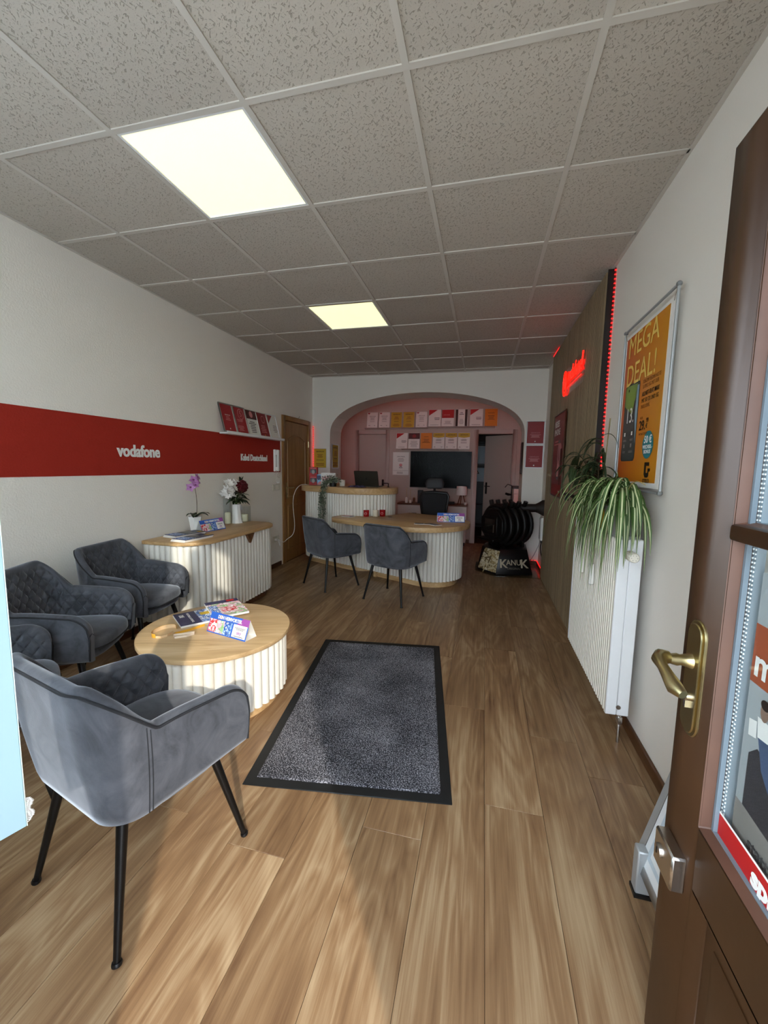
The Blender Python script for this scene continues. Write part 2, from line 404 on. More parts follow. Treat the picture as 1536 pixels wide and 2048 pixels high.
# back wall with the basket arch
AX0, AX1 = .297, 3.21
apts = [(AX0, 0), (AX0, 1.93)]
arc = []
for k in range(0, 41):
    t = PI-PI*k/40
    cx = (AX0+AX1)/2; a = (AX1-AX0)/2
    e = 1.35
    px = cx+a*math.copysign(abs(math.cos(t))**1.0, math.cos(t)); pz = 1.86+.615*abs(math.sin(t))**.86
    arc.append((px, pz))
outline = [(AX0, 0)]+arc+[(AX1, 0)]
g = G()
top = 2.9
n = len(arc)
poly = [(0, 0), (AX0, 0)]+arc+[(AX1, 0), (RW, 0), (RW, top), (0, top)]
def xz(poly, y0, y1, g):
    g.add([(p[0], y0, p[1]) for p in poly]+[(p[0], y1, p[1]) for p in poly], [(i, i+1 if i+1 < len(poly) else 0, len(poly)+(i+1)%len(poly), len(poly)+i) for i in range(len(poly))])
    k = len(g.v)-2*len(poly)
    # faces front/back as strips: left pier, right pier, lintel columns
    idx = {q: i for i, q in enumerate(range(len(poly)))}
    for off, flip in ((0, False), (len(poly), True)):
        fs = [[0, 1, 2, len(poly)-1]]                    # left pier
        L_ = 2+n-1
        fs.append([L_, L_+1, L_+2, L_+3])                # right pier
        for f in fs: g.f.append([k+off+i for i in (f if not flip else f[::-1])]); g.mi.append(0)
    # lintel strips
    for y, flip in ((y0, False), (y1, True)):
        for i in range(n-1):
            a, b = arc[i], arc[i+1]
            q = [(a[0], y, a[1]), (b[0], y, b[1]), (b[0], y, top), (a[0], y, top)]
            g.quad(*(q if not flip else q[::-1]))
xz(poly, FY, FY+.5, g)
for y in (FY, FY+.5):     # triangles between piers and lintel corner
    g.add([(0, y, top), (arc[0][0], y, arc[0][1]), (arc[0][0], y, top)], [(0, 1, 2)]); g.add([(RW, y, top), (arc[-1][0], y, arc[-1][1]), (arc[-1][0], y, top)], [(0, 1, 2)])
wb_ = st(g.build('wall_back', wallw, smooth=False))
# rear room
st(G().box(-.32, -.2, FY+.5, BY+.1, 0, 2.9).box(-.32, 0, FY+.5, FY+.51, 0, 2.9).build('wall_rear_left', rearm, smooth=False))
st(G().box(RW+.12, RW+.24, FY+.5, BY+.1, 0, 2.9).box(RW, RW+.24, FY+.5, FY+.51, 0, 2.9).build('wall_rear_right', rearm, smooth=False))
OX0, OX1, OZ = 2.553, 3.145, 1.985
st(G().box(-.32, .32, BY, BY+.12, 0, 2.9).box(.32, .855, BY+.06, BY+.12, 0, 2.9).box(.32, .855, BY, BY+.12, 1.985, 2.9).box(.855, OX0, BY, BY+.12, 0, 2.9).box(OX0, OX1, BY, BY+.12, OZ, 2.9).box(OX1, RW+.24, BY, BY+.12, 0, 2.9).build('wall_rear', rearm, smooth=False))
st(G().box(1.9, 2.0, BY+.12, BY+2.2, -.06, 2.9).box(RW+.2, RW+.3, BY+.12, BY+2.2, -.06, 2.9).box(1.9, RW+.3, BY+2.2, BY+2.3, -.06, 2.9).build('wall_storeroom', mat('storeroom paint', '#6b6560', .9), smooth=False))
st(G().box(-.32, 0, FY+.5, BY+.1, -.05, 0).box(RW, RW+.3, FY+.5, BY+2.2, -.05, 0).build('floor_rear', plankm, smooth=False))
# unseen front wall, window and doorway, openings shaped to place the sun patches
fwm = mat('front wall render', '#d8d2c6', .85, bump=(40, .2))
st(G().box(-.12, .35, -.25, FR, 0, 2.9).box(.35, 1.88, -.25, FR, 0, .8).box(1.88, 1.95, -.25, FR, 0, 2.9).box(1.95, 2.27, -.25, FR, 0, .8).box(.35, 3.2, -.25, FR, 2.55, 2.9).box(3.2, RW+.12, -.25, FR, 0, 2.9).build('wall_front', fwm, smooth=False))
w1 = st(thing('window_1', None, None, T(0, 0)))
G().box(.35, .42, -.19, -.12, .8, 2.55).box(1.81, 1.88, -.19, -.12, .8, 2.55).box(.42, 1.81, -.19, -.12, .8, .87).box(.42, 1.81, -.19, -.12, 2.48, 2.55).box(.42, 1.81, -.18, -.13, 2.0, 2.05).build('window_frame', brownp, w1, bev=.004)
bx('pane', clear, w1, .42, 1.81, -.16, -.15, .87, 2.48)
fm0 = bpy.data.materials.new('frosted window film'); fm0.use_nodes = True
tl = fm0.node_tree.nodes.new('ShaderNodeBsdfTranslucent'); tl.inputs[0].default_value = (.85, .88, .9, 1)
fm0.node_tree.links.new(tl.outputs[0], fm0.node_tree.nodes['Material Output'].inputs[0])
bx('film', fm0, w1, .42, 1.81, -.148, -.146, .87, 2.48)  # unseen film, added to keep direct sun off the left wall
t1 = st(thing('trim_1', None, None, T(0, 0)))
G().box(2.27, 2.34, -.2, -.12, 0, 2.55).box(3.13, 3.2, -.2, -.05, 0, 2.55).box(3.125, 3.2, -.05, .19, 0, 2.1).box(2.34, 3.13, -.2, -.12, 2.07, 2.13).box(2.34, 3.13, -.2, -.12, 2.49, 2.55).build('door_frame', brownp, t1, bev=.004)
bx('sidelight_pane', clear, t1, 1.95, 2.27, -.165, -.155, .8, 2.55)  # added opening that lets sun reach the chair back and table
bx('transom_pane', clear, t1, 2.34, 2.50, -.165, -.155, 2.13, 2.49)
bx('transom_sun_block', brownp, t1, 2.50, 3.13, -.18, -.13, 2.13, 2.49)  # solid panel added above the door to stop sun on the sideboard
# ceiling: slab, T-grid, single tiles, two lamps
ceil = st(G().box(-.12, RW+.12, -.25, FY+.3, 2.80, 2.92).box(-.32, RW+.3, FY+.3, BY+2.3, 2.80, 2.92).build('ceiling', wallw, smooth=False))
gx = [0]+[.483+.625*k for k in range(5)]+[RW]
gy = [FR]+[1.513+.625*k for k in range(-2, 8)]+[FY]
g = G()
for xx in gx[1:-1]: g.box(xx-.012, xx+.012, FR, FY, H, H+.012)
for yy in gy[1:-1]:
    for a, b in zip(gx[:-1], gx[1:]): g.box(a+.012, b-.012, yy-.012, yy+.012, H, H+.012)
g.box(0, .02, FR, FY, H, H+.01).box(RW-.02, RW, FR, FY, H, H+.01).box(.02, RW-.02, FY-.02, FY, H, H+.01)
g.build('grid', gridm, ceil, smooth=False)
LAMPS = [(2, 3), (2, 6)]
tcache = {}
for a in range(len(gx)-1):
    for b in range(len(gy)-1):
        if (a, b) in LAMPS: continue
        w, l = (gx[a+1]-gx[a])/2, (gy[b+1]-gy[b])/2; key = (round(w, 3), round(l, 3))
        if key not in tcache: tcache[key] = G().box(-w+.002, w-.002, -l+.002, l-.002, 0, .012).mesh('tile', tilem, smooth=False, bev=.002)
        link('tile', tcache[key], ceil, T((gx[a]+gx[a+1])/2, (gy[b]+gy[b+1])/2, H+.005+random.uniform(0, .0015), random.choice((0, PI))))
for nm, (a, b) in zip(('nearer', 'farther'), LAMPS):
    t = thing('ceiling_light', {'nearer': 'large bright square lamp panel in the ceiling, nearer the entrance', 'farther': 'smaller looking square lamp panel deeper in the ceiling, toward the arch'}[nm], 'ceiling light', T((gx[a]+gx[a+1])/2, (gy[b]+gy[b+1])/2, H), 'square lamp panels in the ceiling')
    q = .3
    G().box(-q, q, -q, q, .03, .06).box(-q, -q+.012, -q, q, .002, .03).box(q-.012, q, -q, q, .002, .03).box(-q+.012, q-.012, -q, -q+.012, .002, .03).box(-q+.012, q-.012, q-.012, q, .002, .03).build('lamp_frame', whitem, t, smooth=False)
    G().box(-q+.012, q-.012, -q+.012, q-.012, .006, .012).build('diffuser', padmat, t, smooth=False)
# skirting boards
def skirting(name, pts):
    g = G()
    for (x0, y0), (x1, y1), (nx, ny) in pts:
        t = .016; a = (min(x0, x1, x0+nx*t, x1+nx*t), max(x0, x1, x0+nx*t, x1+nx*t), min(y0, y1, y0+ny*t, y1+ny*t), max(y0, y1, y0+ny*t, y1+ny*t))
        g.box(*a, 0, .062)
    return st(g.build(name, skirt, bev=.004))
skirting('baseboard_left', [((0, FR), (0, 4.97), (1, 0))])
skirting('baseboard_right', [((RW, FR), (RW, 3.17), (-1, 0)), ((RW, 5.4), (RW, FY), (-1, 0))])
skirting('baseboard_back', [((AX1, FY), (RW-.016, FY), (0, -1)), ((.016, FY), (AX0, FY), (0, -1))])
skirting('baseboard_rear', [((.96, BY), (2.46, BY), (0, -1))])
# arch led strip on the room-side edge behind the arch (glows pink on the rear wall)
t = thing('arch_led_strip', 'pink led strip following the rear edge of the arch', 'led strip', T(0, 0))
g = G(); pts = [(AX0-.05, FY+.512, z) for z in (.4, 1.0, 1.6)]+[((AX0+AX1)/2+(x-(AX0+AX1)/2)*1.05, FY+.512, z+.05) for x, z in arc[1:-1]]+[(AX1+.05, FY+.512, z) for z in (1.6, 1.0, .4)]
G().tube(pts, .006, 6).build('strip', pinkled, t)

# ------------------------------------------------------------------ doors
def handle_lever(parent, M, m):
    g = G(); g.M = M
    g.box(-.02, .02, -.11, .11, 0, .008)
    o = g.build('handle_plate', m, parent, bev=.003)
    g = G(); g.M = M
    g.tube([(0, .04, .008), (0, .04, .05), (.03, .04, .055), (.12, .04, .055)], [.009, .008, .009, .008], 10).build('door_handle', m, o)
    g = G(); g.M = M; g.tube([(0, -.05, .008), (0, -.05, .011)], .008, 10).build('keyhole', blackm, o)
d1 = st(thing('door_1', 'oak panelled door with arched panel at the end of the red wall', 'door', T(0, 5.03)))
G().box(-.1, .02, 0, .075, 0, 2.05).box(-.1, .02, .835, .905, 0, 2.05).box(-.1, .02, .075, .835, 1.985, 2.05).build('door_frame', oakd, d1, bev=.005)
g = G().box(-.04, -.002, .078, .832, .006, 1.982); lf = g.build('leaf', oakd, d1, bev=.003)
def panel_strip(pts, r): return G().tube(pts, r, 8)
y0, y1 = .17, .74
arcp = [(-.001, y0+(y1-y0)*i/12, 1.72+.08*math.sin(PI*i/12)) for i in range(13)]
G().tube([(-.001, y0, .93), *arcp, (-.001, y1, .93), (-.001, y0, .93)], .011, 8).build('panel_moulding', oakd, d1)
G().tube([(-.001, y0, .80), (-.001, y1, .80), (-.001, y1, .19), (-.001, y0, .19), (-.001, y0, .80)], .011, 8).build('panel_moulding', oakd, d1)
handle_lever(d1, frameM((-.002, .13, 1.02), (0, 1, 0), (0, 0, 1)), brass)
for z in (.35, 1.65): G().tube([(.012, .84, z), (.012, .84, z+.09)], .008, 8).build('hinge', brass, d1)
# rear left door (closed) with its frame
d2 = st(thing('door_2', 'closed pale grey door in the rear room behind the laptop', 'door', T(0, BY)))
dg = mat('grey door lacquer', '#b3a59b', .5); fg = mat('grey frame lacquer', '#bcaca4', .5)
G().box(.25, .32, -.02, .0, 0, 2.06).box(.855, .925, -.02, .0, 0, 2.06).box(.32, .855, -.02, .0, 1.985, 2.06).build('door_frame', fg, d2, bev=.004)
G().box(.323, .852, .02, .058, .005, 1.982).build('leaf', dg, d2, bev=.002)
handle_lever(d2, frameM((.8, .02, 1.02), (1, 0, 0), (0, 0, 1)), blackm)
# rear right door open into the dark storeroom
d3 = st(thing('door_3', 'open grey door leading to the dark storeroom right of the television', 'door', T(0, BY)))
G().box(OX0-.075, OX0, -.02, .0, 0, 2.06).box(OX1, OX1+.075, -.02, .0, 0, 2.06).box(OX0, OX1, -.02, .0, OZ, 2.06).build('door_frame', fg, d3, bev=.004)
G().box(OX0-.001, OX0+.004, 0, .12, 0, OZ).box(OX1-.004, OX1+.001, 0, .12, 0, OZ).build('door_lining', fg, d3)
ml = T(OX1-.004, .125, 0, math.radians(180-38))
G().box(0, .585, -.04, 0, .005, OZ-.005).build('leaf', dg, d3, M=ml, bev=.002)
hm = G(); lev = thing  # handle on the leaf
handle_lever(d3, ml @ frameM((.52, 0, 1.0), (-1, 0, 0), (0, 0, 1)), blackm)
# storeroom things seen through the gap
t = thing('storage_shelf', 'black shelf unit in the storeroom behind the open rear door', 'shelf', T(2.2, BY+1.5))
G().box(0, .03, 0, .35, 0, 1.95).box(.9, .93, 0, .35, 0, 1.95).build('side_panel', blackp, t)
for z in (.1, .55, 1.06, 1.44, 1.92): bx('shelf_board', blackp, t, .03, .9, 0, .35, z, z+.025)
bx('back_panel', blackp, t, .03, .9, .34, .35, .1, 1.92)
for nm, lab, z, h in (('cardboard_box', 'pale box on the top tier of the black storeroom shelf', 1.47, .37), ('carton', 'white carton with a recycling mark on the middle storeroom shelf', 1.086, .3)):
    o = thing(nm, lab, 'box', T(2.32, BY+1.48, z))
    bx('carton_body', mat('carton white', '#cfdde6', .6), o, 0, .42, .02, .32, 0, h, bev=.004)
    if nm == 'carton':
        prints(o, frameM((.21, .02, h*.7), (1, 0, 0), (0, 0, 1)), [('poly', [(-.05, -.04), (.05, -.04), (0, .05)], 'print ink'), ('poly', [(-.025, -.026), (.025, -.026), (0, .02)], 'print white')])
    else: G().box(-.005, .425, .015, .325, h, h+.012).build('carton_lid', paper, o, bev=.003)

# ---- brown entrance door, swung open into the room on the right
XD = 3.12; DT = .055
d4 = st(thing('door_4', 'brown painted entrance door with glass panes and brass handle standing open', 'door', T(XD, 0)))
YF, YH = .982, .20                  # free edge, hinge edge
ST = .130
g = G().box(0, DT, YF-ST, YF, .03, 2.0).box(0, DT, YH, YH+ST, .03, 2.0)          # stiles
g.box(0, DT, YH+ST, YF-ST, 1.9, 2.0)
g.build('stile', brownp, d4, bev=.004)
G().box(0, DT, YH+ST, YF-ST, .545, .683).build('middle_rail', brownp, d4, bev=.004)
G().box(0, DT, YH+ST, YF-ST, .03, .2).build('bottom_rail', brownp, d4, bev=.004)
# lower panel with raised field
G().box(.018, .036, YH+ST, YF-ST, .2, .545).build('lower_panel', brownp, d4)
ys0, ys1, zs0, zs1 = YH+ST, YF-ST, .2, .545
def bead(parent, y0, y1, z0, z1, w, x0, x1, m, name):
    """mitred sloping moulding around an opening: proud at the outside edge, low at the inside"""
    g = G()
    o = [(y0, z0), (y1, z0), (y1, z1), (y0, z1)]; i_ = [(y0+w, z0+w), (y1-w, z0+w), (y1-w, z1-w), (y0+w, z1-w)]
    vs = [(x0, *p) for p in o]+[(x1, *p) for p in i_]+[(x1+.012, *p) for p in i_]+[(x1+.012, *p) for p in o]
    fs = []
    for k in range(4):
        n2 = (k+1) % 4
        fs += [(k, n2, 4+n2, 4+k), (4+k, 4+n2, 8+n2, 8+k)]
    g.add(vs, fs); return g.build(name, m, parent, bev=.002)
bead(d4, ys0, ys1, zs0, zs1, .03, .0, .016, brownp, 'panel_moulding')
G().add([(.016, ys0+.06, zs0+.06), (.016, ys1-.06, zs0+.06), (.016, ys1-.06, zs1-.06), (.016, ys0+.06, zs1-.06), (.006, ys0+.1, zs0+.1), (.006, ys1-.1, zs0+.1), (.006, ys1-.1, zs1-.1), (.006, ys0+.1, zs1-.1), (.02, ys0+.06, zs0+.06), (.02, ys1-.06, zs0+.06), (.02, ys1-.06, zs1-.06), (.02, ys0+.06, zs1-.06)],
        [(4,5,6,7), (0,1,5,4), (1,2,6,5), (2,3,7,6), (3,0,4,7), (8,9,1,0), (9,10,2,1), (10,11,3,2), (11,8,0,3)]).build('raised_panel', brownp, d4)
# glazing: two panes with a bar
BZ0, BZ1 = 1.258, 1.288
bead(d4, ys0, ys1, .683, BZ0+.004, .008, .0, .024, brownl, 'glazing_bead')
bead(d4, ys0, ys1, BZ1-.004, 1.9, .008, .0, .024, brownl, 'glazing_bead')
G().box(-.006, .05, ys0+.001, ys1-.001, BZ0, BZ1).build('glazing_bar', brownp, d4, bev=.006, seg=2)
gsk = mat('grey glazing seal', '#6e7c86', .5)
spacer = mat('spacer bar', '#c4d2dc', .35, metal=.6)
for z0, z1 in ((.688, 1.262), (1.284, 1.895)):
    y0, y1 = ys0+.008, ys1-.009
    bx('pane', clear, d4, .026, .030, y0, y1, z0, z1); bx('pane', clear, d4, .044, .048, y0, y1, z0, z1)
    G().box(.030, .044, y1-.012, y1, z0, z1).box(.030, .044, y0, y0+.012, z0, z1).box(.030, .044, y0+.012, y1-.012, z0, z0+.01).box(.030, .044, y0+.012, y1-.012, z1-.01, z1).build('spacer_bar', spacer, d4, smooth=False)
    g = G()
    for k in range(int((z1-z0)/.008)):
        for xx in (.0275, .0285): pass
        z = z0+.004+k*.008
        g.box(.0285, .0299, y1-.0035, y1-.0015, z, z+.003).box(.0285, .0299, y1-.0105, y1-.0085, z, z+.003)
    o = g.build('spacer_perforation', whitep, d4, smooth=False); o['kind'] = 'stuff'
    G().box(.018, .026, y1-.005, y1+.001, z0, z1).box(.018, .026, y0, y1-.005, z0-.003, z0+.003).build('glazing_seal', gsk, d4)
# red sticker strip, and a mirrored poster painted as a flat print between panes
MG = frameM((.0255, ys1-.015, .691), (0, -1, 0), (0, 0, 1))     # x = toward the hinge, y = up, z = toward the passage
prints(d4, MG, [('rect', 0, 0, .5, .042, 'print red'), ('rect', 0, .042, .5, .005, 'print white'),
                ('text', 'sprechen', .100, .019, .046, 'print white', dict(align='LEFT', bold=.002))])
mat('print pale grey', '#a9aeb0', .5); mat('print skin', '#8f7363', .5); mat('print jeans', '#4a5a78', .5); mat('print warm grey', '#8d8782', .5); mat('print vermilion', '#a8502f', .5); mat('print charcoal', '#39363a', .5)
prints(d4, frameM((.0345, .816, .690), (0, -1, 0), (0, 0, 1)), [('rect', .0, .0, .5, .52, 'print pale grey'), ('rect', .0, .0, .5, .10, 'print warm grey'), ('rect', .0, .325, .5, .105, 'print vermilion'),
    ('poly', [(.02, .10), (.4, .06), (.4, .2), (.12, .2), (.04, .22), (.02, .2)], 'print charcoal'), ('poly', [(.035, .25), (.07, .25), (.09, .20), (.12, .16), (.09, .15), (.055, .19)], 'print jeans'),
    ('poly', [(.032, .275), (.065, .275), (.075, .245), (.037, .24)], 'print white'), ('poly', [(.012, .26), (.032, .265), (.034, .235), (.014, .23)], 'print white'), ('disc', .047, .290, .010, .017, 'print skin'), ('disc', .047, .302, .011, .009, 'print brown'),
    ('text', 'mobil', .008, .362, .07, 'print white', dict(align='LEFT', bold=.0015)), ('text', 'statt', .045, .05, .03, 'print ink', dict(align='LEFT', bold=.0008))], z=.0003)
# handle set
MP = frameM((0, .918, .962), (0, -1, 0), (0, 0, 1))
pl = rrect(-.034, .034, -.128, .118, .033, 6)
g = G(); g.M = MP; g.prism(pl, 0, .006); hp = g.build('handle_plate', brass, d4, bev=.002)
g = G(); g.M = MP; g.prism(offset_poly(pl, -.007), .006, .010).build('plate_field', brass, hp, bev=.002)
g = G(); g.M = MP
g.tube([(-.004, .03, .009), (-.004, .03, .016), (-.004, .03, .03), (-.004, .03, .036), (-.004, .03, .05), (-.004, .03, .055)], [.017, .014, .011, .013, .010, .012], 14)
g.tube([(-.006, .032, .05), (-.004, .032, .064), (.010, .032, .074), (.030, .027, .074), (.05, .017, .071), (.072, .005, .067), (.09, .001, .06)], [.013, .016, .013, .010, .012, .015, .009], 12)
g.build('door_handle', brass, hp)
g = G(); g.M = MP; g.lathe([(.009, .01), (.009, .016), (.007, .018)], 14, (0, -.045, 0)); g.box(-.004, .004, -.068, -.045, .010, .016); g.build('lock_cylinder', chrome, hp)
# second lock box
g = G().box(-.028, 0, .872, .956, .505, .585); lk = g.build('lock_box', chrome, d4, bev=.004)
g = G(); g.M = frameM((-.028, .93, .545), (0, -1, 0), (0, 0, 1)); g.lathe([(.014, 0), (.014, .004), (.011, .005)], 18); g.build('lock_cylinder', chrome, lk)
g = G(); g.M = frameM((-.0332, .93, .545), (0, -1, 0), (0, 0, 1)); g.box(-.0015, .0015, -.007, .007, 0, .0006); g.build('keyhole', blackm, lk)
for z in (.3, 1.75): G().tube([(.01, YH+.004, z), (.01, YH+.004, z+.1)], .01, 10).build('hinge', brass, d4)


# ------------------------------------------------------------------ armchairs
def sstep(a, b, x):
    t = min(1, max(0, (x-a)/(b-a))); return t*t*(3-2*t)
def chair_path(n):
    wb, yb, yf, r = .242, -.225, .245, .095
    pts = []
    def add(p, nn): pts.append((Vector(p), Vector(nn)))
    m = 60
    for i in range(m): add((-wb, yf+(yb+r-yf)*i/m), (-1, 0))
    for i in range(m): a = PI+.5*PI*i/m; add((-wb+r+r*math.cos(a), yb+r+r*math.sin(a)), (math.cos(a), math.sin(a)))
    for i in range(m): add((-wb+r+(2*wb-2*r)*i/m, yb), (0, -1))
    for i in range(m): a = 1.5*PI+.5*PI*i/m; add((wb-r+r*math.cos(a), yb+r+r*math.sin(a)), (math.cos(a), math.sin(a)))
    for i in range(m+1): add((wb, yb+r+(yf-yb-r)*i/m), (1, 0))
    d = [0]
    for a, b in zip(pts[:-1], pts[1:]): d.append(d[-1]+(b[0]-a[0]).length)
    out = []; k = 0
    for i in range(n):
        t = d[-1]*i/(n-1)
        while k < len(d)-2 and d[k+1] < t: k += 1
        f = (t-d[k])/max(1e-9, d[k+1]-d[k])
        out.append((pts[k][0].lerp(pts[k+1][0], f), pts[k][1].lerp(pts[k+1][1], f).normalized(), t-d[-1]/2))
    return out, d[-1]/2
def make_chair():
    t = thing('armchair', None, 'armchair', T(0, 0))
    NU = 261
    path, SE = chair_path(NU)
    ZB = .385
    def rim(s):
        a = abs(s); h = .645-.025*sstep(.34, SE, a)+.165*(1-(.55*sstep(.17, .335, a)+.45*min(1, max(0, (a-.185)/.14))))
        q = SE-a; r = .10
        if q < r: h -= (r-math.sqrt(max(0, r*r-(r-q)**2)))*.95
        return h
    def pt(i, z, th, extra=0):
        p, n, s = path[i]
        nb = max(0, -n.y)
        leanb = .012+.048*nb**1.3
        off = leanb*(z-ZB)/.44
        side = 1-nb
        fl = .006*side*sstep(0, .2, abs(s)/SE)
        q = p+n*(off+fl-th+extra)
        # the arms draw in at the front
        dy = -.018*sstep(.72, 1, abs(s)/SE)*(1-(z-ZB)/.25)
        return Vector((q.x, q.y+dy, z))
    g = G(); rows = []
    NO, NI = 12, 66
    def groove(s, z):
        a, b = s/.060, (z-.40)/.078
        p, q = a+b, a-b
        d = min(abs(p-round(p)), abs(q-round(q)))
        return math.exp(-(d/.10)**2), d
    TH = .042
    lastcol = []
    for i in range(NU):
        s = path[i][2]; h = rim(s); col = []
        col.append(pt(i, ZB-.014, .05)); col.append(pt(i, ZB-.010, .02)); col.append(pt(i, ZB, .004))
        for j in range(1, NO+1):
            z = ZB+(h-.02-ZB)*j/NO; col.append(pt(i, z, 0, .006*math.sin(PI*j/NO)))
        for k in range(1, 6):
            a = PI*k/6; z = h-.02+.02*math.sin(a); col.append(pt(i, z, TH/2-TH/2*math.cos(a)))
        zi = .43
        for j in range(NI+1):
            z = h-.02+(zi-(h-.02))*j/NI
            gr, d = groove(s, z)
            fade = sstep(0, .035, h-.02-z)*sstep(0, .03, SE-abs(s))
            col.append(pt(i, z, TH, -(.010*min(1, (d/.40)**.55)*fade-.004*gr*fade)))
        rows.append(col)
    n = len(rows[0])
    g.ring(rows, closed=False)
    # close the two front edges
    for r in (0, NU-1):
        k = len(g.v); c = rows[r]
        cen = sum(c, Vector())/n
        vs = list(c); fs = []
        half = 3+NO+2
        # strips between the outer and the inner side
        for j in range(3+NO+2):
            a = j; b = j+1
            oa = n-1-int(a*(n-1-half)/half); ob_ = n-1-int(b*(n-1-half)/half)
            if oa == ob_: fs.append((a, b, oa))
            else: fs.append((a, b, ob_, oa))
        vs = [v+Vector((0, .004, 0)) for v in vs]
        g.add(vs, fs)
    g.build('shell', velv, t, ang=60)
    # piping along the outer rim and down the fronts, corner seams
    pp = []
    for i in range(0, NU, 2):
        pp.append(pt(i, rim(path[i][2])-.014, -.001))
    a0 = [pt(0, z, -.001)+Vector((0, .004, 0)) for z in (.39, .44, .49)]; a1 = [pt(NU-1, z, -.001)+Vector((0, .004, 0)) for z in (.49, .44, .39)]
    G().tube(a0+pp+a1, .0042, 6).build('piping', pipem, t)
    for sg in (-1, 1):
        i0 = min(range(NU), key=lambda i: abs(path[i][2]-sg*.30))
        g = G()
        for di in (-1, 1):
            g.tube([pt(i0+di, ZB+.004+(rim(path[i0+di][2])-.03-ZB)*j/10, -.0005, .006*math.sin(PI*j/10)) for j in range(11)], .0016, 5)
        g.build('seam', pipem, t)
    # seat pan and cushion
    def slab(x, y0, y1, z0, z1, crown, n=44, e=3.2):
        rows = []
        for z, q, cz in ((z0, .965, 0), (z0+.008, .995, 0), ((z0+z1)/2, 1, 0), (z1-.012, .99, 0), (z1-.003, .965, 0), (z1, .90, .2), (z1, .7, .6), (z1, .45, .85), (z1, .2, 1.0), (z1, .02, 1)):
            r = []
            for k in range(n):
                a = 2*PI*k/n; c, s = math.cos(a), math.sin(a)
                r.append((x*q*math.copysign(abs(c)**(2/e), c), (y0+y1)/2+(y1-y0)/2*q*math.copysign(abs(s)**(2/e), s), z+crown*cz))
            rows.append(r)
        return G().ring(rows)
    slab(.235, -.215, .232, .365, .41, 0).build('seat_base', velv, t)
    slab(.212, -.185, .262, .411, .468, .018).build('seat', velv, t)
    rr = []
    for k in range(45):
        a = 2*PI*k/44; c, s = math.cos(a), math.sin(a)
        rr.append((.212*math.copysign(abs(c)**(2/3.2), c), .0385+.2235*math.copysign(abs(s)**(2/3.2), s), .418))
    G().tube(rr, .0045, 6).build('seat_piping', pipem, t)
    for sx in (-1, 1):
        for sy in (-1, 1):
            a = Vector((sx*.165, -.01+sy*.15, .372)); b = Vector((sx*.232, -.005+sy*.228, .0))
            lg = G().tube([a, a.lerp(b, .97)], [.0165, .0095], 14).build('leg', blackm, t)
            f = a.lerp(b, .97); G().tube([f, a.lerp(b, .985), b+Vector((0, 0, .001))], [.0125, .014, .013], 12).build('leg_cap', blackp, lg)
    return t
ch0 = make_chair()
CH = [  # x, y, turn, label
 (1.588, 1.045, -.247, 'grey velvet armchair in the foreground, seen from behind, sunlit stripe on its back'),
 (.325, 2.275, -PI/2+.14, 'dark grey quilted velvet armchair next to the fluted sideboard'),
 (.505, 1.645, -PI/2+.40, 'dark grey quilted velvet armchair second from the sideboard along the red wall'),
 (.75, 1.085, -PI/2+.93, 'dark grey velvet armchair mostly hidden between foreground chair and the one by the wall'),
 (1.0, 4.315, -.62, 'grey velvet armchair before the tall reception counter, farther left of the desk pair'),
 (1.81, 4.055, -.345, 'grey velvet armchair pushed in front of the low desk, nearer of the desk pair'),
]
for i, (x, y, a, lab) in enumerate(CH):
    c = ch0 if i == 0 else dup(ch0)
    c.matrix_world = T(x, y, 0, a); setp(c, lab, 'armchair', 'grey velvet armchairs')

# ------------------------------------------------------------------ fluted furniture
def flute_mesh(w, h, dep=None):
    dep = dep or w*.5
    prof = [(w*.5*math.cos(PI*k/8), dep*math.sin(PI*k/8)*.9) for k in range(9)]
    g = G()
    g.ring([[(x, -y, 0) for x, y in prof], [(x, -y, h-.012) for x, y in prof], [(x, -y*.9, h-.005) for x, y in prof], [(x, -y*.6, h) for x, y in prof]], True, True)
    return g.mesh('flute', whitel, ang=50)
def walk(poly, pitch, closed=True):
    P = [Vector(p) for p in poly]; n = len(P); tot = 0; segs = []
    for i in range(n if closed else n-1):
        a, b = P[i], P[(i+1) % n]; l = (b-a).length
        if l > 1e-7: segs.append((tot, a, b, l)); tot += l
    k = max(1, round(tot/pitch)); out = []
    for j in range(k):
        d = (j+.5)*tot/k
        for s0, a, b, l in segs:
            if s0 <= d <= s0+l+1e-9:
                out.append((a.lerp(b, (d-s0)/l), (b-a).normalized())); break
    return out
def flutes(parent, poly, z0, z1, pitch, closed=True, skip=None):
    me = flute_mesh(pitch*.985, z1-z0)
    for p, d in walk(poly, pitch, closed):
        if skip and skip(p): continue
        link('flute', me, parent, T(p.x, p.y, z0, math.atan2(d.y, d.x)))
# coffee table
CT = (1.187, 1.99)
t = thing('coffee_table', 'round low table with oak top and white fluted drum base', 'table', T(*CT, 0, .35))
circ = lambda r, n=72: [(r*math.cos(2*PI*i/n), r*math.sin(2*PI*i/n)) for i in range(n)]
G().prism(circ(.352), 0, .075).build('plinth', oak, t, bev=.003)
G().prism(circ(.372), .072, .392).build('drum', whitel, t)
flutes(t, circ(.376), .066, .394, .050)
G().prism(circ(.418, 96), .394, .42).build('tabletop', oakt, t, bev=.004, seg=2)
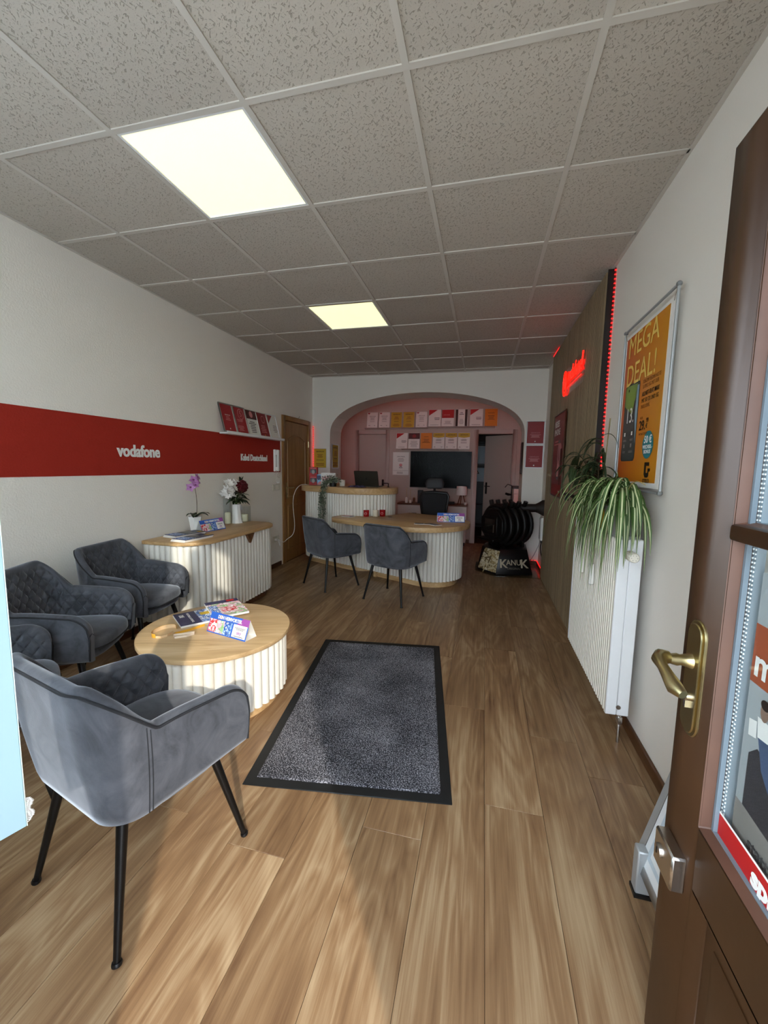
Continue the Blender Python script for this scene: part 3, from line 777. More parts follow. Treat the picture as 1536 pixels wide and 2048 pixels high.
# sideboard
t = thing('sideboard', 'white fluted sideboard with rounded oak top against the left wall', 'sideboard', T(.03, 2.615, 0, 0))
SX, SY, SZ = .535, 1.33, .755
fp = rrect(.02, SX-.045, .03, SY-.03, (.02, .22, .22, .02), 10)
G().prism(offset_poly(fp, -.04), 0, .085).build('plinth', walnut, t)
G().prism(fp, .085, SZ-.026).build('carcass', whitel, t)
flutes(t, fp, .08, SZ-.026, .052, True, lambda p: p.x < .03)
ot = wood('oak sideboard top', '#a98252', '#c9a473', '#dcbc8e', axis=1, rough=.4, rnd=False, grain=.8)
G().prism(rrect(0, SX, 0, SY, (.03, .25, .25, .03), 12), SZ-.026, SZ).build('worktop', ot, t, bev=.004, seg=2)
G().add([(SX-.02, .67, SZ-.028), (SX-.02, .79, SZ-.028), (SX-.02, .73, SZ-.115), (SX+.005, .67, SZ-.028), (SX+.005, .79, SZ-.028), (SX+.005, .73, SZ-.115)], [(0, 2, 1), (3, 4, 5), (0, 1, 4, 3), (1, 2, 5, 4), (2, 0, 3, 5)]).build('triangle_plate', walnut, t)
# reception counter and desk share one local frame: x along the front, y to the back
DM = T(.959, 5.116, 0, -.437)
t = thing('reception_counter', 'tall white fluted reception counter with thick oak top and laptop on it', 'counter', DM)
base = rrect(-.90, .43, -.13, .67, (.26, .40, .40, .05), 12)
G().prism(offset_poly(base, -.035), 0, .08).build('plinth', oak, t)
G().prism(base, .08, 1.015).build('carcass', whitel, t)
flutes(t, base, .075, 1.015, .046, True, lambda p: p.y > .45 and p.x < .1)
G().prism(rrect(-.97, .475, -.18, .72, (.28, .44, .44, .04), 14), 1.015, 1.095).build('worktop', oak, t, bev=.004, seg=2)
t = thing('reception_desk', 'low desk with rounded oak top on a white fluted rounded base', 'desk', DM)
dbase = rrect(.485, 1.50, -.13, .60, (.0, .365, .365, .0), 12)
cirq = lambda r, a0, a1, n=14: [(.03+r*math.cos(math.radians(a0+(a1-a0)*i/n)), .27+r*math.sin(math.radians(a0+(a1-a0)*i/n))) for i in range(n+1)]
dbase = [p for p in dbase if p[0] > .6]+[(.475, .60), (.475, .30)]+cirq(.431, 0, -66)
G().prism([p for p in offset_poly(rrect(.53, 1.50, -.13, .60, (.0, .365, .365, .0), 12), -.035)], 0, .08).build('plinth', oak, t)
dpoly = [p for p in dbase]
G().prism(dpoly, .08, .66).build('carcass', whitel, t)
open_ = [(.30, -.13)]+[p for p in dbase if p[0] > .5]
flutes(t, [(.235, -.13)]+[p for p in dbase if p[0] > .6], .075, .66, .046, False)
G().prism([p for p in rrect(.04, 1.64, -.475, .70, (.16, .585, .585, .02), 16) if p[0] > .6 or p[1] < -.2]+[(.475, .70), (.475, .30)]+cirq(.432, 0, -90)+[(.04-.01, -.162)], .685, .74).build('desktop', oak, t, bev=.004, seg=2)
bx('apron', oak, t, .55, 1.2, -.10, .5, .66, .686)
# cut the overlap of desktop and counter: the desktop's notch
# bracket under the free left end
G().prism([(.06, -.30), (.12, -.36), (.14, -.20), (.08, -.18)], .655, .686).build('bracket', oak, t, bev=.004)
G().tube([(.582, .12, .740), (.582, .12, .7415)], .03, 16).build('cable_cap', blackp, t)

# ------------------------------------------------------------------ door mat
t = thing('door_mat', 'large charcoal speckled door mat with black rubber border', 'mat', T(1.7218, 1.4098, 0, .1419))
MW, ML = .899, 1.4825
G().box(0, MW, 0, ML, 0, .005).build('rubber_border', mat('black rubber', '#17191b', .6), t, bev=.002)
def pilemat():
    m = bpy.data.materials.new('carpet pile'); m.use_nodes = True; nt = m.node_tree; N = nt.nodes; L = nt.links; b = N['Principled BSDF']; b.inputs['Roughness'].default_value = .95
    tc = N.new('ShaderNodeTexCoord'); n = N.new('ShaderNodeTexNoise'); n.inputs['Scale'].default_value = 210; n.inputs['Detail'].default_value = 2; L.new(tc.outputs['Object'], n.inputs['Vector'])
    n2 = N.new('ShaderNodeTexNoise'); n2.inputs['Scale'].default_value = 4; n2.inputs['Detail'].default_value = 3; L.new(tc.outputs['Object'], n2.inputs['Vector'])
    ma = N.new('ShaderNodeMath'); ma.operation = 'MULTIPLY_ADD'; ma.inputs[1].default_value = .25; L.new(n2.outputs[0], ma.inputs[0]); L.new(n.outputs[0], ma.inputs[2])
    r = N.new('ShaderNodeValToRGB'); e = r.color_ramp.elements; e[0].position = .52; e[0].color = lin('#101116'); e[1].position = .76; e[1].color = lin('#a09fa6'); k = e.new(.62); k.color = lin('#3b3c46')
    L.new(ma.outputs[0], r.inputs[0]); L.new(r.outputs[0], b.inputs['Base Color'])
    return m
g = G(); nx, ny = 110, 190; rr_ = random.Random(5); vs = []; fs = []
for j in range(ny+1):
    for i in range(nx+1):
        e = i in (0, nx) or j in (0, ny)
        vs.append((.045+(MW-.09)*i/nx, .045+(ML-.09)*j/ny, .0045 if e else .0095+rr_.uniform(-.002, .0025)))
for j in range(ny):
    for i in range(nx):
        a = j*(nx+1)+i; fs.append((a, a+1, a+nx+2, a+nx+1))
o = g.add(vs, fs).build('pile', pilemat(), t); o['kind'] = 'stuff'

# ------------------------------------------------------------------ radiator
t = thing('radiator', 'white ribbed panel radiator on the right wall under the plants', 'radiator', T(3.33, 2.15, .15))
RL, RH, RD = .93, .90, .105
# ribbed front plates
g = G(); prof = []
y = 0
while y < RL-.001:
    prof += [(0.0, y), (0.0, y+.018), (.013, y+.021), (.013, y+.030)]; y += .0332
prof = [(a, min(b, RL)) for a, b in prof]
g.add([(a, b, 0) for a, b in prof]+[(a, b, RH) for a, b in prof], [(i, i+1, len(prof)+i+1, len(prof)+i) for i in range(len(prof)-1)])
g.add([(.0135, 0, 0), (.0135, RL, 0), (.0135, RL, RH), (.0135, 0, RH)], [(0, 1, 2, 3)])
g.build('front_panel', mat('radiator enamel', '#f3efe2', .4), t, smooth=False)
bx('body', whitem, t, .014, RD-.01, .015, RL-.015, .01, RH-.012)
G().box(-.001, .05, -.012, 0, 0, RH).box(.051, RD, -.012, 0, 0, RH).build('side_cover', whitem, t, bev=.003)
G().box(-.001, RD, RL, RL+.012, 0, RH).build('side_cover', whitem, t, bev=.003)
g = G().box(0, .02, 0, RL, RH-.006, RH).box(RD-.02, RD, 0, RL, RH-.006, RH)
for k in range(31): g.box(.02, RD-.02, .01+k*.03, .022+k*.03, RH-.006, RH)
g.build('top_grille', whitem, t, smooth=False)
G().tube([(.056, -.012, .045), (.056, -.017, .045)], .011, 14).build('bleed_valve', chrome, t)
G().tube([(.07, .01, .0), (.07, .01, -.03), (.07, .0, -.05), (.07, .0, -.149)], [.012, .012, .009, .008], 10).build('pipe', chrome, t)
G().lathe([(.016, -.05), (.016, -.02), (.012, -.015)], 6, (.07, .005, 0)).build('valve_nut', chrome, t)
g = G(); M_ = frameM((.05, -.03, .775), (-1, 0, 0), (0, 0, 1))
for k in range(1): 
    g.tube([(.045, .02, RH-.075), (.045, -.014, RH-.075)], .013, 12)
th = g.build('valve_body', chrome, t)
g = G()
rows = []
for yy, r in ((-.012, .018), (-.02, .024), (-.075, .024), (-.085, .0235), (-.09, .020)):
    rows.append([(.045+(r*(1 if (k % 2) or yy > -.02 else .93))*math.cos(2*PI*k/48), yy, RH-.075+(r*(1 if (k % 2) or yy > -.02 else .93))*math.sin(2*PI*k/48)) for k in range(48)])
g.ring(rows); g.build('thermostat_head', mat('cream plastic', '#ece7d8', .5), t)
g = G()
for k in range(6):
    a = 2*PI*k/6; g.tube([(.045+.013*math.cos(a), -.0895, RH-.075+.013*math.sin(a)), (.045+.013*math.cos(a), -.0905, RH-.075+.013*math.sin(a))], .0016, 6)
g.build('dial_marks', ink, t)
for yy in (.33, .52): bx('wall_bracket', alu, t, RD-.01, RW-3.331, yy, yy+.03, .05, RH-.1)
# evaporator tubes hung on the front
for i, (yy, zz) in enumerate(((.60, .70), (.36, .69))):
    o = thing('humidifier', ('farther white ceramic humidifier flask hung on the radiator front', 'nearer white ceramic humidifier flask hung on the radiator front')[i], 'humidifier', T(3.33, 2.15+yy, .15+zz-.12))
    G().lathe([(.012, 0), (.016, .004), (.016, .06), (.012, .10), (.010, .12)], 14, (-.019, 0, 0)).build('flask', whiteg, o)
    G().tube([(-.012, 0, .115), (-.008, 0, .2), (-.001, 0, .24)], .0015, 6).build('hook', chrome, o)
# ------------------------------------------------------------------ plants on the radiator
lg = mat('leaf green', '#45632f', .45, var=(14, .25)); lpale = mat('leaf pale stripe', '#c9cfa0', .5); ldark = mat('dark leaf green', '#27381f', .4, var=(10, .25))
leafcream = mat('dry leaf', '#b7a566', .6)
def blade(pts, w, parent, mats, name='leaf', stripe=True, fold=.25, nrm=None):
    """curved strap leaf: a cross section of five points swept along pts"""
    pts = [Vector(p) for p in pts]; n = len(pts); g = G(); rows = []
    side = None
    for i, p in enumerate(pts):
        t = (pts[min(i+1, n-1)]-pts[max(i-1, 0)]).normalized()
        h = Vector((t.x, t.y, 0)); 
        if side is None: side = (h.cross(Vector((0, 0, 1))).normalized() if h.length > .08 else Vector((random.uniform(-1, 1), random.uniform(-1, 1), 0)).normalized())
        s = (side-side.dot(t)*t).normalized(); side = s
        u = s.cross(t)
        f = i/(n-1); ww = w*min(1, .45+2.2*f)*(1-max(0, (f-.45)/.55)**2.2)+.0006
        rows.append([p-s*ww+u*ww*fold, p-s*ww*.30, p+s*ww*.30, p+s*ww+u*ww*fold])
    for i in range(n-1):
        a, b = rows[i], rows[i+1]
        for k in range(3):
            g.m = 1 if (k == 1 and stripe) else 0
            g.quad(a[k], a[k+1], b[k+1], b[k])
    return g.build(name, mats, parent)
def arch_leaf(c, az, reach, rise, drop, n=12):
    d = Vector((math.cos(az), math.sin(az), 0)); c = Vector(c)
    return bez(c, c+d*reach*.35+Vector((0, 0, rise*1.5)), c+d*reach*.95+Vector((0, 0, rise*.8)), c+d*reach+Vector((0, 0, -drop)), n)
def potted(name, label, cat, x, y, z0, r, h, m):
    t = thing(name, label, cat, T(x, y, z0))
    G().lathe([(r*.72, 0), (r*.75, .004), (r*.98, h-.02), (r*1.04, h-.018), (r*1.04, h), (r*.94, h), (r*.92, h-.03)], 24).build('pot', m, t)
    G().lathe([(r*.93, h-.03), (r*.9, h-.02), (r*.2, h-.015)], 20).build('soil', mat('potting soil', '#2f241b', .95, bump=(60, .8)), t)
    return t
rl = random.Random(11)
ZR = 1.05
spots = [(3.38, 2.57, 58, 'spider plant with striped drooping leaves, in the yellow pot nearer the slatted panel', mat('yellow pot', '#d8b23a', .5)),
         (3.38, 2.30, 74, 'spider plant with striped drooping leaves, nearest the thermostat end of the radiator', mat('grey pot', '#8d8b86', .6))]
for (px, py, n, lab, pm) in spots:
    t = potted('spider_plant', lab, 'plant', px, py, ZR, .085, .15, pm)
    t['group'] = 'spider plants on the radiator'
    for k in range(n):
        c = (rl.uniform(-.04, .03), rl.uniform(-.05, .05), .135)
        if rl.random() < .80:
            az = PI+rl.gauss(0, .34)*PI*.62; az = min(1.42*PI, max(.58*PI, az))
            dx = -math.cos(az); reach = min(.34, (.085+c[0]+abs(rl.gauss(0, .09)))/max(.28, dx)); drop = rl.uniform(.02, .50)-1.2*max(0, reach-.15)
        elif py < 2.4:
            az = 1.5*PI+rl.uniform(-.10, .04)*PI; reach = rl.uniform(.20, .30); drop = rl.uniform(.0, .30)
        else:
            az = rl.uniform(0, 2*PI); reach = rl.uniform(.05, .085); drop = -rl.uniform(.05, .14)
        pts = arch_leaf(c, az, reach, rl.uniform(.05, .19), drop)
        blade(pts, rl.uniform(.0080, .0125), t, [lg, lpale])
    # runner
    if py < 2.4:
        rn = bez((0, -.02, .14), (-.03, -.15, .28), (-.05, -.28, .30), (-.03, -.36, .27), 14)
        G().tube(rn, .0018, 5).build('runner', leafcream, t)
        for k in range(10):
            az = rl.uniform(.55, 1.45)*PI
            blade(arch_leaf((-.02, -.06, .12), az+ .35, rl.uniform(.1, .2), .10, rl.uniform(.05, .2)), .006, t, [lg, lpale])
        for yy, rc, dp in ((-.1, .25, .32), (-.12, .28, .10), (-.08, .24, .25)):
            blade(arch_leaf((-.03, yy*.3, .14), 1.42*PI, rc, .10, dp), .0075, t, [lg, lpale])
# fig with long narrow dark leaves behind
t = potted('narrow_leaf_fig', 'dark green plant with long narrow leaves standing behind the spider plants', 'plant', 3.38, 2.80, ZR, .085, .16, mat('brown pot', '#4b3526', .5))
stems = [((0, 0, .14), (.0, -.03, .30), (-.02, -.06, .44), (-.01, -.08, .56)), ((0, .01, .14), (-.03, .05, .3), (-.06, .10, .40), (-.09, .2, .44)), ((.0, -.02, .14), (-.02, -.10, .28), (-.05, -.17, .37), (-.06, -.24, .36)), ((0, 0, .14), (-.07, 0, .3), (-.12, .02, .36), (-.17, .02, .34))]
for sp in stems:
    b = bez(*sp, 14); G().tube(b, [.005-.003*i/14 for i in range(15)], 6).build('stem', mat('bark', '#4a3a2a', .8), t)
    for k in range(17):
        i = 4+int(k*10/17); p = b[min(14, i)]
        az = rl.uniform(0, 2*PI); L_ = rl.uniform(.11, .2)
        if math.cos(az)*L_*.75+p.x > .085: az = PI-az
        d = Vector((math.cos(az), math.sin(az), 0))
        if p.x+d.x*L_*.8 > .09: d.x = (.09-p.x)/L_/.8
        pts = bez(p, p+d*L_*.3+Vector((0, 0, .035)), p+d*L_*.6+Vector((0, 0, .0)), p+d*L_*.75+Vector((0, 0, -L_*rl.uniform(.3, .9))), 8)
        blade(pts, rl.uniform(.008, .0115), t, [ldark, ldark], stripe=False, fold=.4)
for k in range(2):
    pts = bez((-.06, .10, .38), (-.05, .3, .48), (-.04, .48, .46), (-.03, .60-.1*k, .24-.05*k), 16)
    G().tube(pts, [.0025]*17, 5).build('stem', ldark, t)
    blade(pts[6:], .007, t, [ldark, ldark], stripe=False)
    for q in (8, 11): blade(bez(pts[q], pts[q]+Vector((-.02, .03, .0)), pts[q]+Vector((-.03, .05, -.06)), pts[q]+Vector((-.03, .06, -.14)), 8), .009, t, [ldark, ldark], stripe=False)
G().tube([(.01, -.05, .14), (.02, -.085, .64)], .0035, 6).build('plant_stake', mat('bamboo', '#8a7a52', .6), t)

# ------------------------------------------------------------------ right wall: slatted panel, led strip, neon, posters
PX = 3.432; P0, P1 = 3.165, 5.39
t = thing('slat_panel', 'tall grey oak slatted acoustic panel covering the right wall', 'wall panel', T(RW, 0))
bx('felt_backing', mat('black felt', '#0c0b0b', .95), t, PX-RW+.014, -.001, P0, P1, .0, 2.725)
npan = 56; pit_ = (P1-P0-.03)/npan
me = G().box(-.0135, 0, -pit_*.31, pit_*.31, .002, 2.722).mesh('slat', slatm, smooth=False, bev=.0015)
for k in range(npan): link('slat', me, t, T(PX-RW+.0145, P0+.03+pit_*(k+.5)-.01, 0))
bx('edge_board', mat('black edge board', '#0a0a0a', .6), t, PX-RW+.004, -.001, P0-.004, P0, 0, 2.728)
def led_strip(name, label, pts, gap=.028):
    t = thing(name, label, 'led strip', T(0, 0))
    pts = [Vector(p) for p in pts]
    G().tube(pts, .0045, 6).build('tape', mat('red silicone', '#7d0f14', .5), t)
    g = G()
    for a, b in zip(pts[:-1], pts[1:]):
        n = int((b-a).length/gap)
        for i in range(n): g.ball(a.lerp(b, (i+.5)/n), .0062, 6)
    o = g.build('led_beads', redled, t); o['kind'] = 'stuff'
led_strip('led_strip', 'dotted red led strip running up the near edge of the slatted panel', [(3.478, P0-.012, 1.2), (3.478, P0-.012, 2.73)])
led_strip('led_strip', 'short red led strip along the top far corner of the slatted panel', [(PX+.006, P1-.4, 2.733), (PX+.006, P1+.006, 2.733)])
led_strip('led_strip', 'red led strip along the skirting in the corner beside the stove plinth', [(3.30, FY-.022, .075), (3.462, FY-.022, .075), (3.462, 5.42, .075)], .035)
# neon word
t = thing('neon_sign', 'glowing red neon script sign on the slatted panel', 'neon sign', frameM((PX-.004, 4.05, 2.235), (0, -1, 0), (0, 0, 1)))
G().prism(rrect(-.42, .43, -.145, .12, .05, 5), 0, .004).build('backing_plate', clear, t)
cu = []
ring = [(-.33+.075*math.cos(a), -.02+.115*math.sin(a), .016) for a in [PI*.55+2*PI*i/26*.96 for i in range(27)]]
G().tube(ring, .006, 8).build('tube_loop', neon, t)
G().tube([(-.33, .085, .016), (-.29, .02, .016), (-.305, -.07, .016), (-.355, -.065, .016), (-.355, .0, .016)], .006, 8).build('tube_tail', neon, t)
o = text('vodafone', .185, neon, t, Matrix.Translation((.07, .02, .014)), bold=-.001, ex=.003, shear=.15, name='tube_word', sx=.84)
G().tube([(.405, .10, .016), (.385, -.0, .016)], .006, 8).build('tube_mark', neon, t)
G().tube([(.38, -.035, .016), (.38, -.043, .016)], .006, 8).build('tube_mark', neon, t)
G().tube([(-.22, -.075, .01), (.36, -.075, .01)], .003, 6).build('tube_line', neon, t)
G().tube([(-.1, .09, .0), (-.1, .12, .0), (-.1, .5, 0)], .001, 5).build('hanging_wire', chrome, t)
# poster on the slats
def framed(name, label, cat, M, w, h, fw, fd, fm, bg, items, glass_=True, group=None, sheetw=0):
    t = thing(name, label, cat, M, group)
    g = G().box(-w/2, w/2, -h/2, -h/2+fw, 0, fd).box(-w/2, w/2, h/2-fw, h/2, 0, fd).box(-w/2, -w/2+fw, -h/2+fw, h/2-fw, 0, fd).box(w/2-fw, w/2, -h/2+fw, h/2-fw, 0, fd)
    g.build('frame', fm, t, bev=min(.002, fw*.2))
    G().box(-w/2+fw*.6, w/2-fw*.6, -h/2+fw*.6, h/2-fw*.6, .001, fd*.55).build('sheet', bg, t, smooth=False)
    prints(t, Matrix.Translation((0, 0, fd*.55)), items, .0004)
    return t
framed('poster', 'dark red phone advert in a thin frame on the slatted panel', 'poster', frameM((PX-.012, 4.53, 1.525), (0, -1, 0), (0, 0, 1)), .63, .86, .012, .012, mat('bronze frame', '#5a4a3a', .4, metal=.6), mat('print wine', '#7a1d26', .4), [
    ('rect', -.29, -.40, .58, .1, 'print dark red'), ('rect', -.02, -.25, .13, .4, 'print portrait'), ('rect', -.0, -.22, .09, .34, 'print pink ink'), ('rect', .14, -.3, .09, .36, 'print maroon'),
    ('disc', .13, .0, .09, .12, 'print pink ink'), ('lines', -.25, .1, .3, .06, 2, 'print pink ink'),
    ('text', 'NEUES\nIPHONE', -.25, .28, .09, 'print white', dict(align='LEFT', bold=.001)), ('rect', .15, -.38, .06, .02, 'print white')])
# loose small black ledge on the panel
t = thing('wall_ledge', 'narrow black ledge fixed low on the slatted panel behind the plants', 'shelf', T(PX, 3.55, 1.15))
bx('ledge_board', blackp, t, -.04, -.001, 0, .45, 0, .02, bev=.002)
G().box(-.03, -.001, .05, .07, -.05, 0).box(-.03, -.001, .38, .40, -.05, 0).build('ledge_bracket', blackp, t)
# big orange advert in a hanging aluminium frame
PW, PH = .665, .895
MPos = frameM((RW-.021, 2.39, 1.727), (0, -1, 0), (0, 0, 1))
t = thing('poster', 'large orange phone advert hung in a thin aluminium frame on the right wall', 'poster', MPos)
for a in ((-PW/2, -PH/2, -PW/2, PH/2), (PW/2, -PH/2, PW/2, PH/2), (-PW/2, PH/2, PW/2, PH/2), (-PW/2, -PH/2, PW/2, -PH/2)):
    G().tube([(a[0], a[1], .012), (a[2], a[3], .012)], .0065, 10).build('frame_tube', alu, t)
for sx in (-1, 1):
    for sy in (-1, 1): G().ball((sx*PW/2, sy*PH/2, .012), .012, 10).build('corner_joint', mat('grey plastic', '#7d7f80', .5), t)
    G().tube([(sx*(PW/2-.005), PH/2-.008, .014), (sx*(PW/2-.035), PH/2-.055, .012)], .002, 6).build('spring_hook', chrome, t)
ow, oh = .585, .80
def osheet():
    m = bpy.data.materials.new('orange poster print'); m.use_nodes = True; nt = m.node_tree; b = nt.nodes['Principled BSDF']; b.inputs['Roughness'].default_value = .35
    tc = nt.nodes.new('ShaderNodeTexCoord'); sp = nt.nodes.new('ShaderNodeSeparateXYZ'); r = nt.nodes.new('ShaderNodeValToRGB'); mr = nt.nodes.new('ShaderNodeMapRange')
    mr.inputs['From Min'].default_value = -.3; mr.inputs['From Max'].default_value = .3
    nt.links.new(tc.outputs['Object'], sp.inputs[0]); nt.links.new(sp.outputs[0], mr.inputs['Value']); nt.links.new(mr.outputs[0], r.inputs[0])
    e = r.color_ramp.elements; e[0].color = lin('#c9561d'); e[1].color = lin('#d38f20'); k = e.new(.45); k.color = lin('#d17a1e')
    nt.links.new(r.outputs[0], b.inputs['Base Color']); return m
bx('margin_sheet', paper, t, -ow/2-.022, ow/2+.012, -oh/2-.03, oh/2+.012, .009, .0105)
bx('sheet', osheet(), t, -ow/2, ow/2-.03, -oh/2-.005, oh/2-.005, .0106, .0116)
mat('print pale yellow', '#f2cf6a', .5); mat('phone body', '#2a2e31', .3); mat('phone screen green', '#7d9a3a', .3); mat('phone screen slate', '#3c4444', .3); mat('phone screen pale', '#8fb0c0', .3); mat('print text brown', '#7c4412', .5)
prints(t, Matrix.Translation((-.015, -.005, .0117)), [
    ('text', 'MEGA\nDEAL!', -.235, .255, .165, 'print pale yellow', dict(align='LEFT', bold=0, sx=.95)),
    ('poly', rrect(-.235, -.015, -.29, .135, .025, 5), 'phone body'), ('poly', rrect(-.227, -.023, -.282, .127, .02, 5), 'phone screen slate'),
    ('poly', [(-.227, .02), (-.10, -.04), (-.08, .03), (-.06, .05), (-.05, .12), (-.21, .127), (-.227, .11)], 'phone screen green'),
    ('poly', [(-.05, .11), (-.023, .11), (-.023, -.2), (-.06, -.04)], 'phone screen pale'),
    ('rect', -.22, -.275, .19, .14, 'phone body'),
    ('text', '13.', -.19, -.045, .115, 'print white', dict(align='LEFT', sx=.9)), ('disc', -.175, .10, .008, .008, 'print black'),
    ('rect', -.2, -.15, .02, .02, 'print white'), ('rect', -.09, -.15, .02, .02, 'print white'), ('rect', -.2, -.215, .02, .02, 'print light ink'), ('rect', -.09, -.215, .02, .02, 'print light ink'),
    ('lines', -.215, -.18, .06, .012, 2, 'print light ink'), ('lines', -.11, -.18, .06, .012, 2, 'print light ink'), ('lines', -.215, -.245, .06, .012, 2, 'print light ink'), ('lines', -.11, -.245, .06, .012, 2, 'print light ink'),
    ('text', 'XIAOMI REDMI NOTE\n13 PRO 5G MIT DER', .03, .095, .027, 'print text brown', dict(align='LEFT', sx=.85)), ('text', 'ALLNET-FLAT MAX', .03, .045, .031, 'print black', dict(align='LEFT', bold=.0006, sx=.8)),
    ('text', 'MIT 50 GB UND 5G', .03, .012, .029, 'print black', dict(align='LEFT', sx=.85)), ('text', 'INKLUSIVE.', .03, -.018, .026, 'print text brown', dict(align='LEFT', sx=.9)),
    ('text', 'NUR', .03, -.075, .018, 'print text brown', dict(align='LEFT')), ('text', '29.', .025, -.115, .068, 'print black', dict(align='LEFT', bold=.001)), ('text', '99\n€', .115, -.107, .03, 'print black', dict(align='LEFT', bold=.0006)), ('text', 'MONATLICH*', .03, -.157, .018, 'print text brown', dict(align='LEFT')),
    ('disc', .16, -.215, .068, .068, 'print teal'), ('text', '50 €', .16, -.19, .05, 'print white', dict(bold=.0012)), ('text', 'WECHSEL-\nBONUS', .16, -.237, .025, 'print white', dict(bold=.0005)),
    ('poly', [(.14, -.30), (.20, -.30), (.20, -.318), (.165, -.318), (.165, -.352), (.185, -.352), (.185, -.33), (.215, -.33), (.215, -.345), (.20, -.345), (.20, -.368), (.185, -.375), (.155, -.375), (.14, -.36)], 'print black'),
    ('text', 'OTELO', .175, -.392, .026, 'print black', dict(bold=.0006))], .0004)
# A-board behind the door
t = thing('pavement_sign', 'silver framed white folding sign leaning behind the brown door', 'sign board', T(0, 0))
MA = frameM((3.235, 1.39, .085), (0.02, -1, 0), (.24, 0, .97))   # x toward the camera along the wall, y up the lean, z to the room
sw, sh = .48, 1.02
sg = G(); sg.M = MA
sg.box(0, .03, 0, sh, -.012, .012).box(sw-.03, sw, 0, sh, -.012, .012).box(.03, sw-.03, 0, .03, -.012, .012).box(.03, sw-.03, sh-.03, sh, -.012, .012)
sg.build('sign_frame', alu, t, bev=.003)
sg = G(); sg.M = MA; sg.box(.028, sw-.028, .028, sh-.028, -.006, .0105); sg.build('sign_face', mat('white poster board', '#e9eef2', .4), t)
sg = G(); sg.M = MA; sg.box(.055, sw-.05, .06, .075, .0108, .0115).box(.055, .07, .075, .9, .0108, .0115); sg.build('print', mat('print pale blue', '#c4d4e0', .4), t, smooth=False)
for xx in (.02, sw-.05):
    sg = G(); p = MA @ Vector((xx, .02, -.01)); sg.box(p.x-.035, p.x+.02, p.y-.04, p.y+.0, .012, p.z+.06)
    l = sg.build('leg', alu, t, bev=.004)
    sg = G().box(p.x-.038, p.x+.023, p.y-.043, p.y+.003, 0, .013); sg.build('rubber_foot', blackp, l)
# hanging banner board by the entrance, left edge of the view
t = thing('hanging_banner', 'pale blue white narrow banner board hanging at the left by the entrance', 'banner', frameM((1.9, .49, .722), (-.33, -.944, 0), (0, 0, 1)))
bm_ = bpy.data.materials.new('banner film'); bm_.use_nodes = True
MATS['banner'] = bm_; bb = bm_.node_tree.nodes['Principled BSDF']; bb.inputs['Base Color'].default_value = lin('#a3c0cb'); bb.inputs['Roughness'].default_value = .5
G().box(0, .15, 0, 1.35, -.004, 0).build('board', bm_, t, bev=.001)
G().box(-.0012, 0, 0, 1.35, -.004, 0).build('edge_trim', mat('pale green edge', '#dff2e4', .3), t)
mat('banner blue', '#9fb8d2', .5); mat('banner grey', '#c3d3dc', .5)
prints(t, Matrix.Translation((0, 0, 0)), [('rect', .012, .055, .11, .05, 'banner blue'), ('rect', 0.0, .235, .15, .05, 'banner blue'), ('rect', 0.0, .30, .15, .05, 'banner grey'), ('rect', 0, .62, .15, .012, 'banner grey')], .0006)
gg = G()
for k in range(16):
    a = rl.uniform(-.6, 1.2); gg.tube([(-.002-.0035*math.sin(k*.5)-.001*rl.random(), .004+k*.0028, .0005), (-.006-.006*abs(math.sin(k*.4))-.002*rl.random(), .006+k*.0028, .001), (-.003, .009+k*.0028, .0005)], .0009, 5)
gg.build('torn_film', whitep, t)
for xx in (.02, .13): G().tube([(xx, 1.35, -.002), (xx, H-.722+.002, -.002)], .001, 5).build('cord', whitep, t)

# ------------------------------------------------------------------ folding tent cards and magazines
def tent(label, M, w=.30, d=.085, h=.105):
    t = thing('tent_card', label, 'tent card', M, 'triangular sports advert cards')
    th = .0012; sl = math.hypot(d/2, h)
    G().quad((-w/2, 0, 0), (w/2, 0, 0), (w/2, d/2, h), (-w/2, d/2, h)).quad((-w/2, th, .001), (w/2, th, .001), (w/2, d/2, h-.002), (-w/2, d/2, h-.002)).build('front_sheet', paper, t, smooth=False)
    G().quad((-w/2, d, 0), (w/2, d, 0), (w/2, d/2, h), (-w/2, d/2, h)).quad((-w/2, 0, .0006), (w/2, 0, .0006), (w/2, d, .0006), (-w/2, d, .0006)).build('back_sheet', paper, t, smooth=False)
    MF = frameM((0, 0, 0), (1, 0, 0), (0, d/2, h))
    prints(t, MF, [('rect', -w/2, 0, w, sl, 'print blue'), ('poly', [(.06, sl*.66), (w/2, sl*.66), (w/2, sl), (.1, sl)], 'print purple'),
        ('rect', -w/2+.004, .006, w*.20, sl*.62, 'print players red'), ('rect', -w/2+.004+w*.2, .006, w*.2, sl*.62, 'print pitch'), ('rect', -w/2+.004+w*.4, .006, w*.19, sl*.62, 'print players blue'),
        ('rect', w*.5-w*.36, .008, w*.34, sl*.60, 'print white'), ('rect', -w*.25, sl*.74, .02, .018, 'print red'),
        ('text', 'DEIN HEIMVORTEIL', .005, sl*.82, .026, 'print white', dict(bold=.0008, sx=.82)), ('text', 'sky', w*.31, sl*.30, .026, 'print purple', dict(bold=.0004)),
        ('lines', w*.17, sl*.42, w*.28, sl*.14, 3, 'print ink'), ('lines', w*.18, sl*.1, w*.26, sl*.06, 1, 'print ink')], .0005)
    return t
tent('triangular sports advert card on the round coffee table', T(1.314, 1.888, .42, -.227))
tent('triangular sports advert card on the sideboard in front of the orchid', T(.255, 3.24, .756, PI/2-.12), .29)
tent('triangular sports advert card on the right end of the reception desk', DM @ T(1.40, .24, .74, .62), .32)
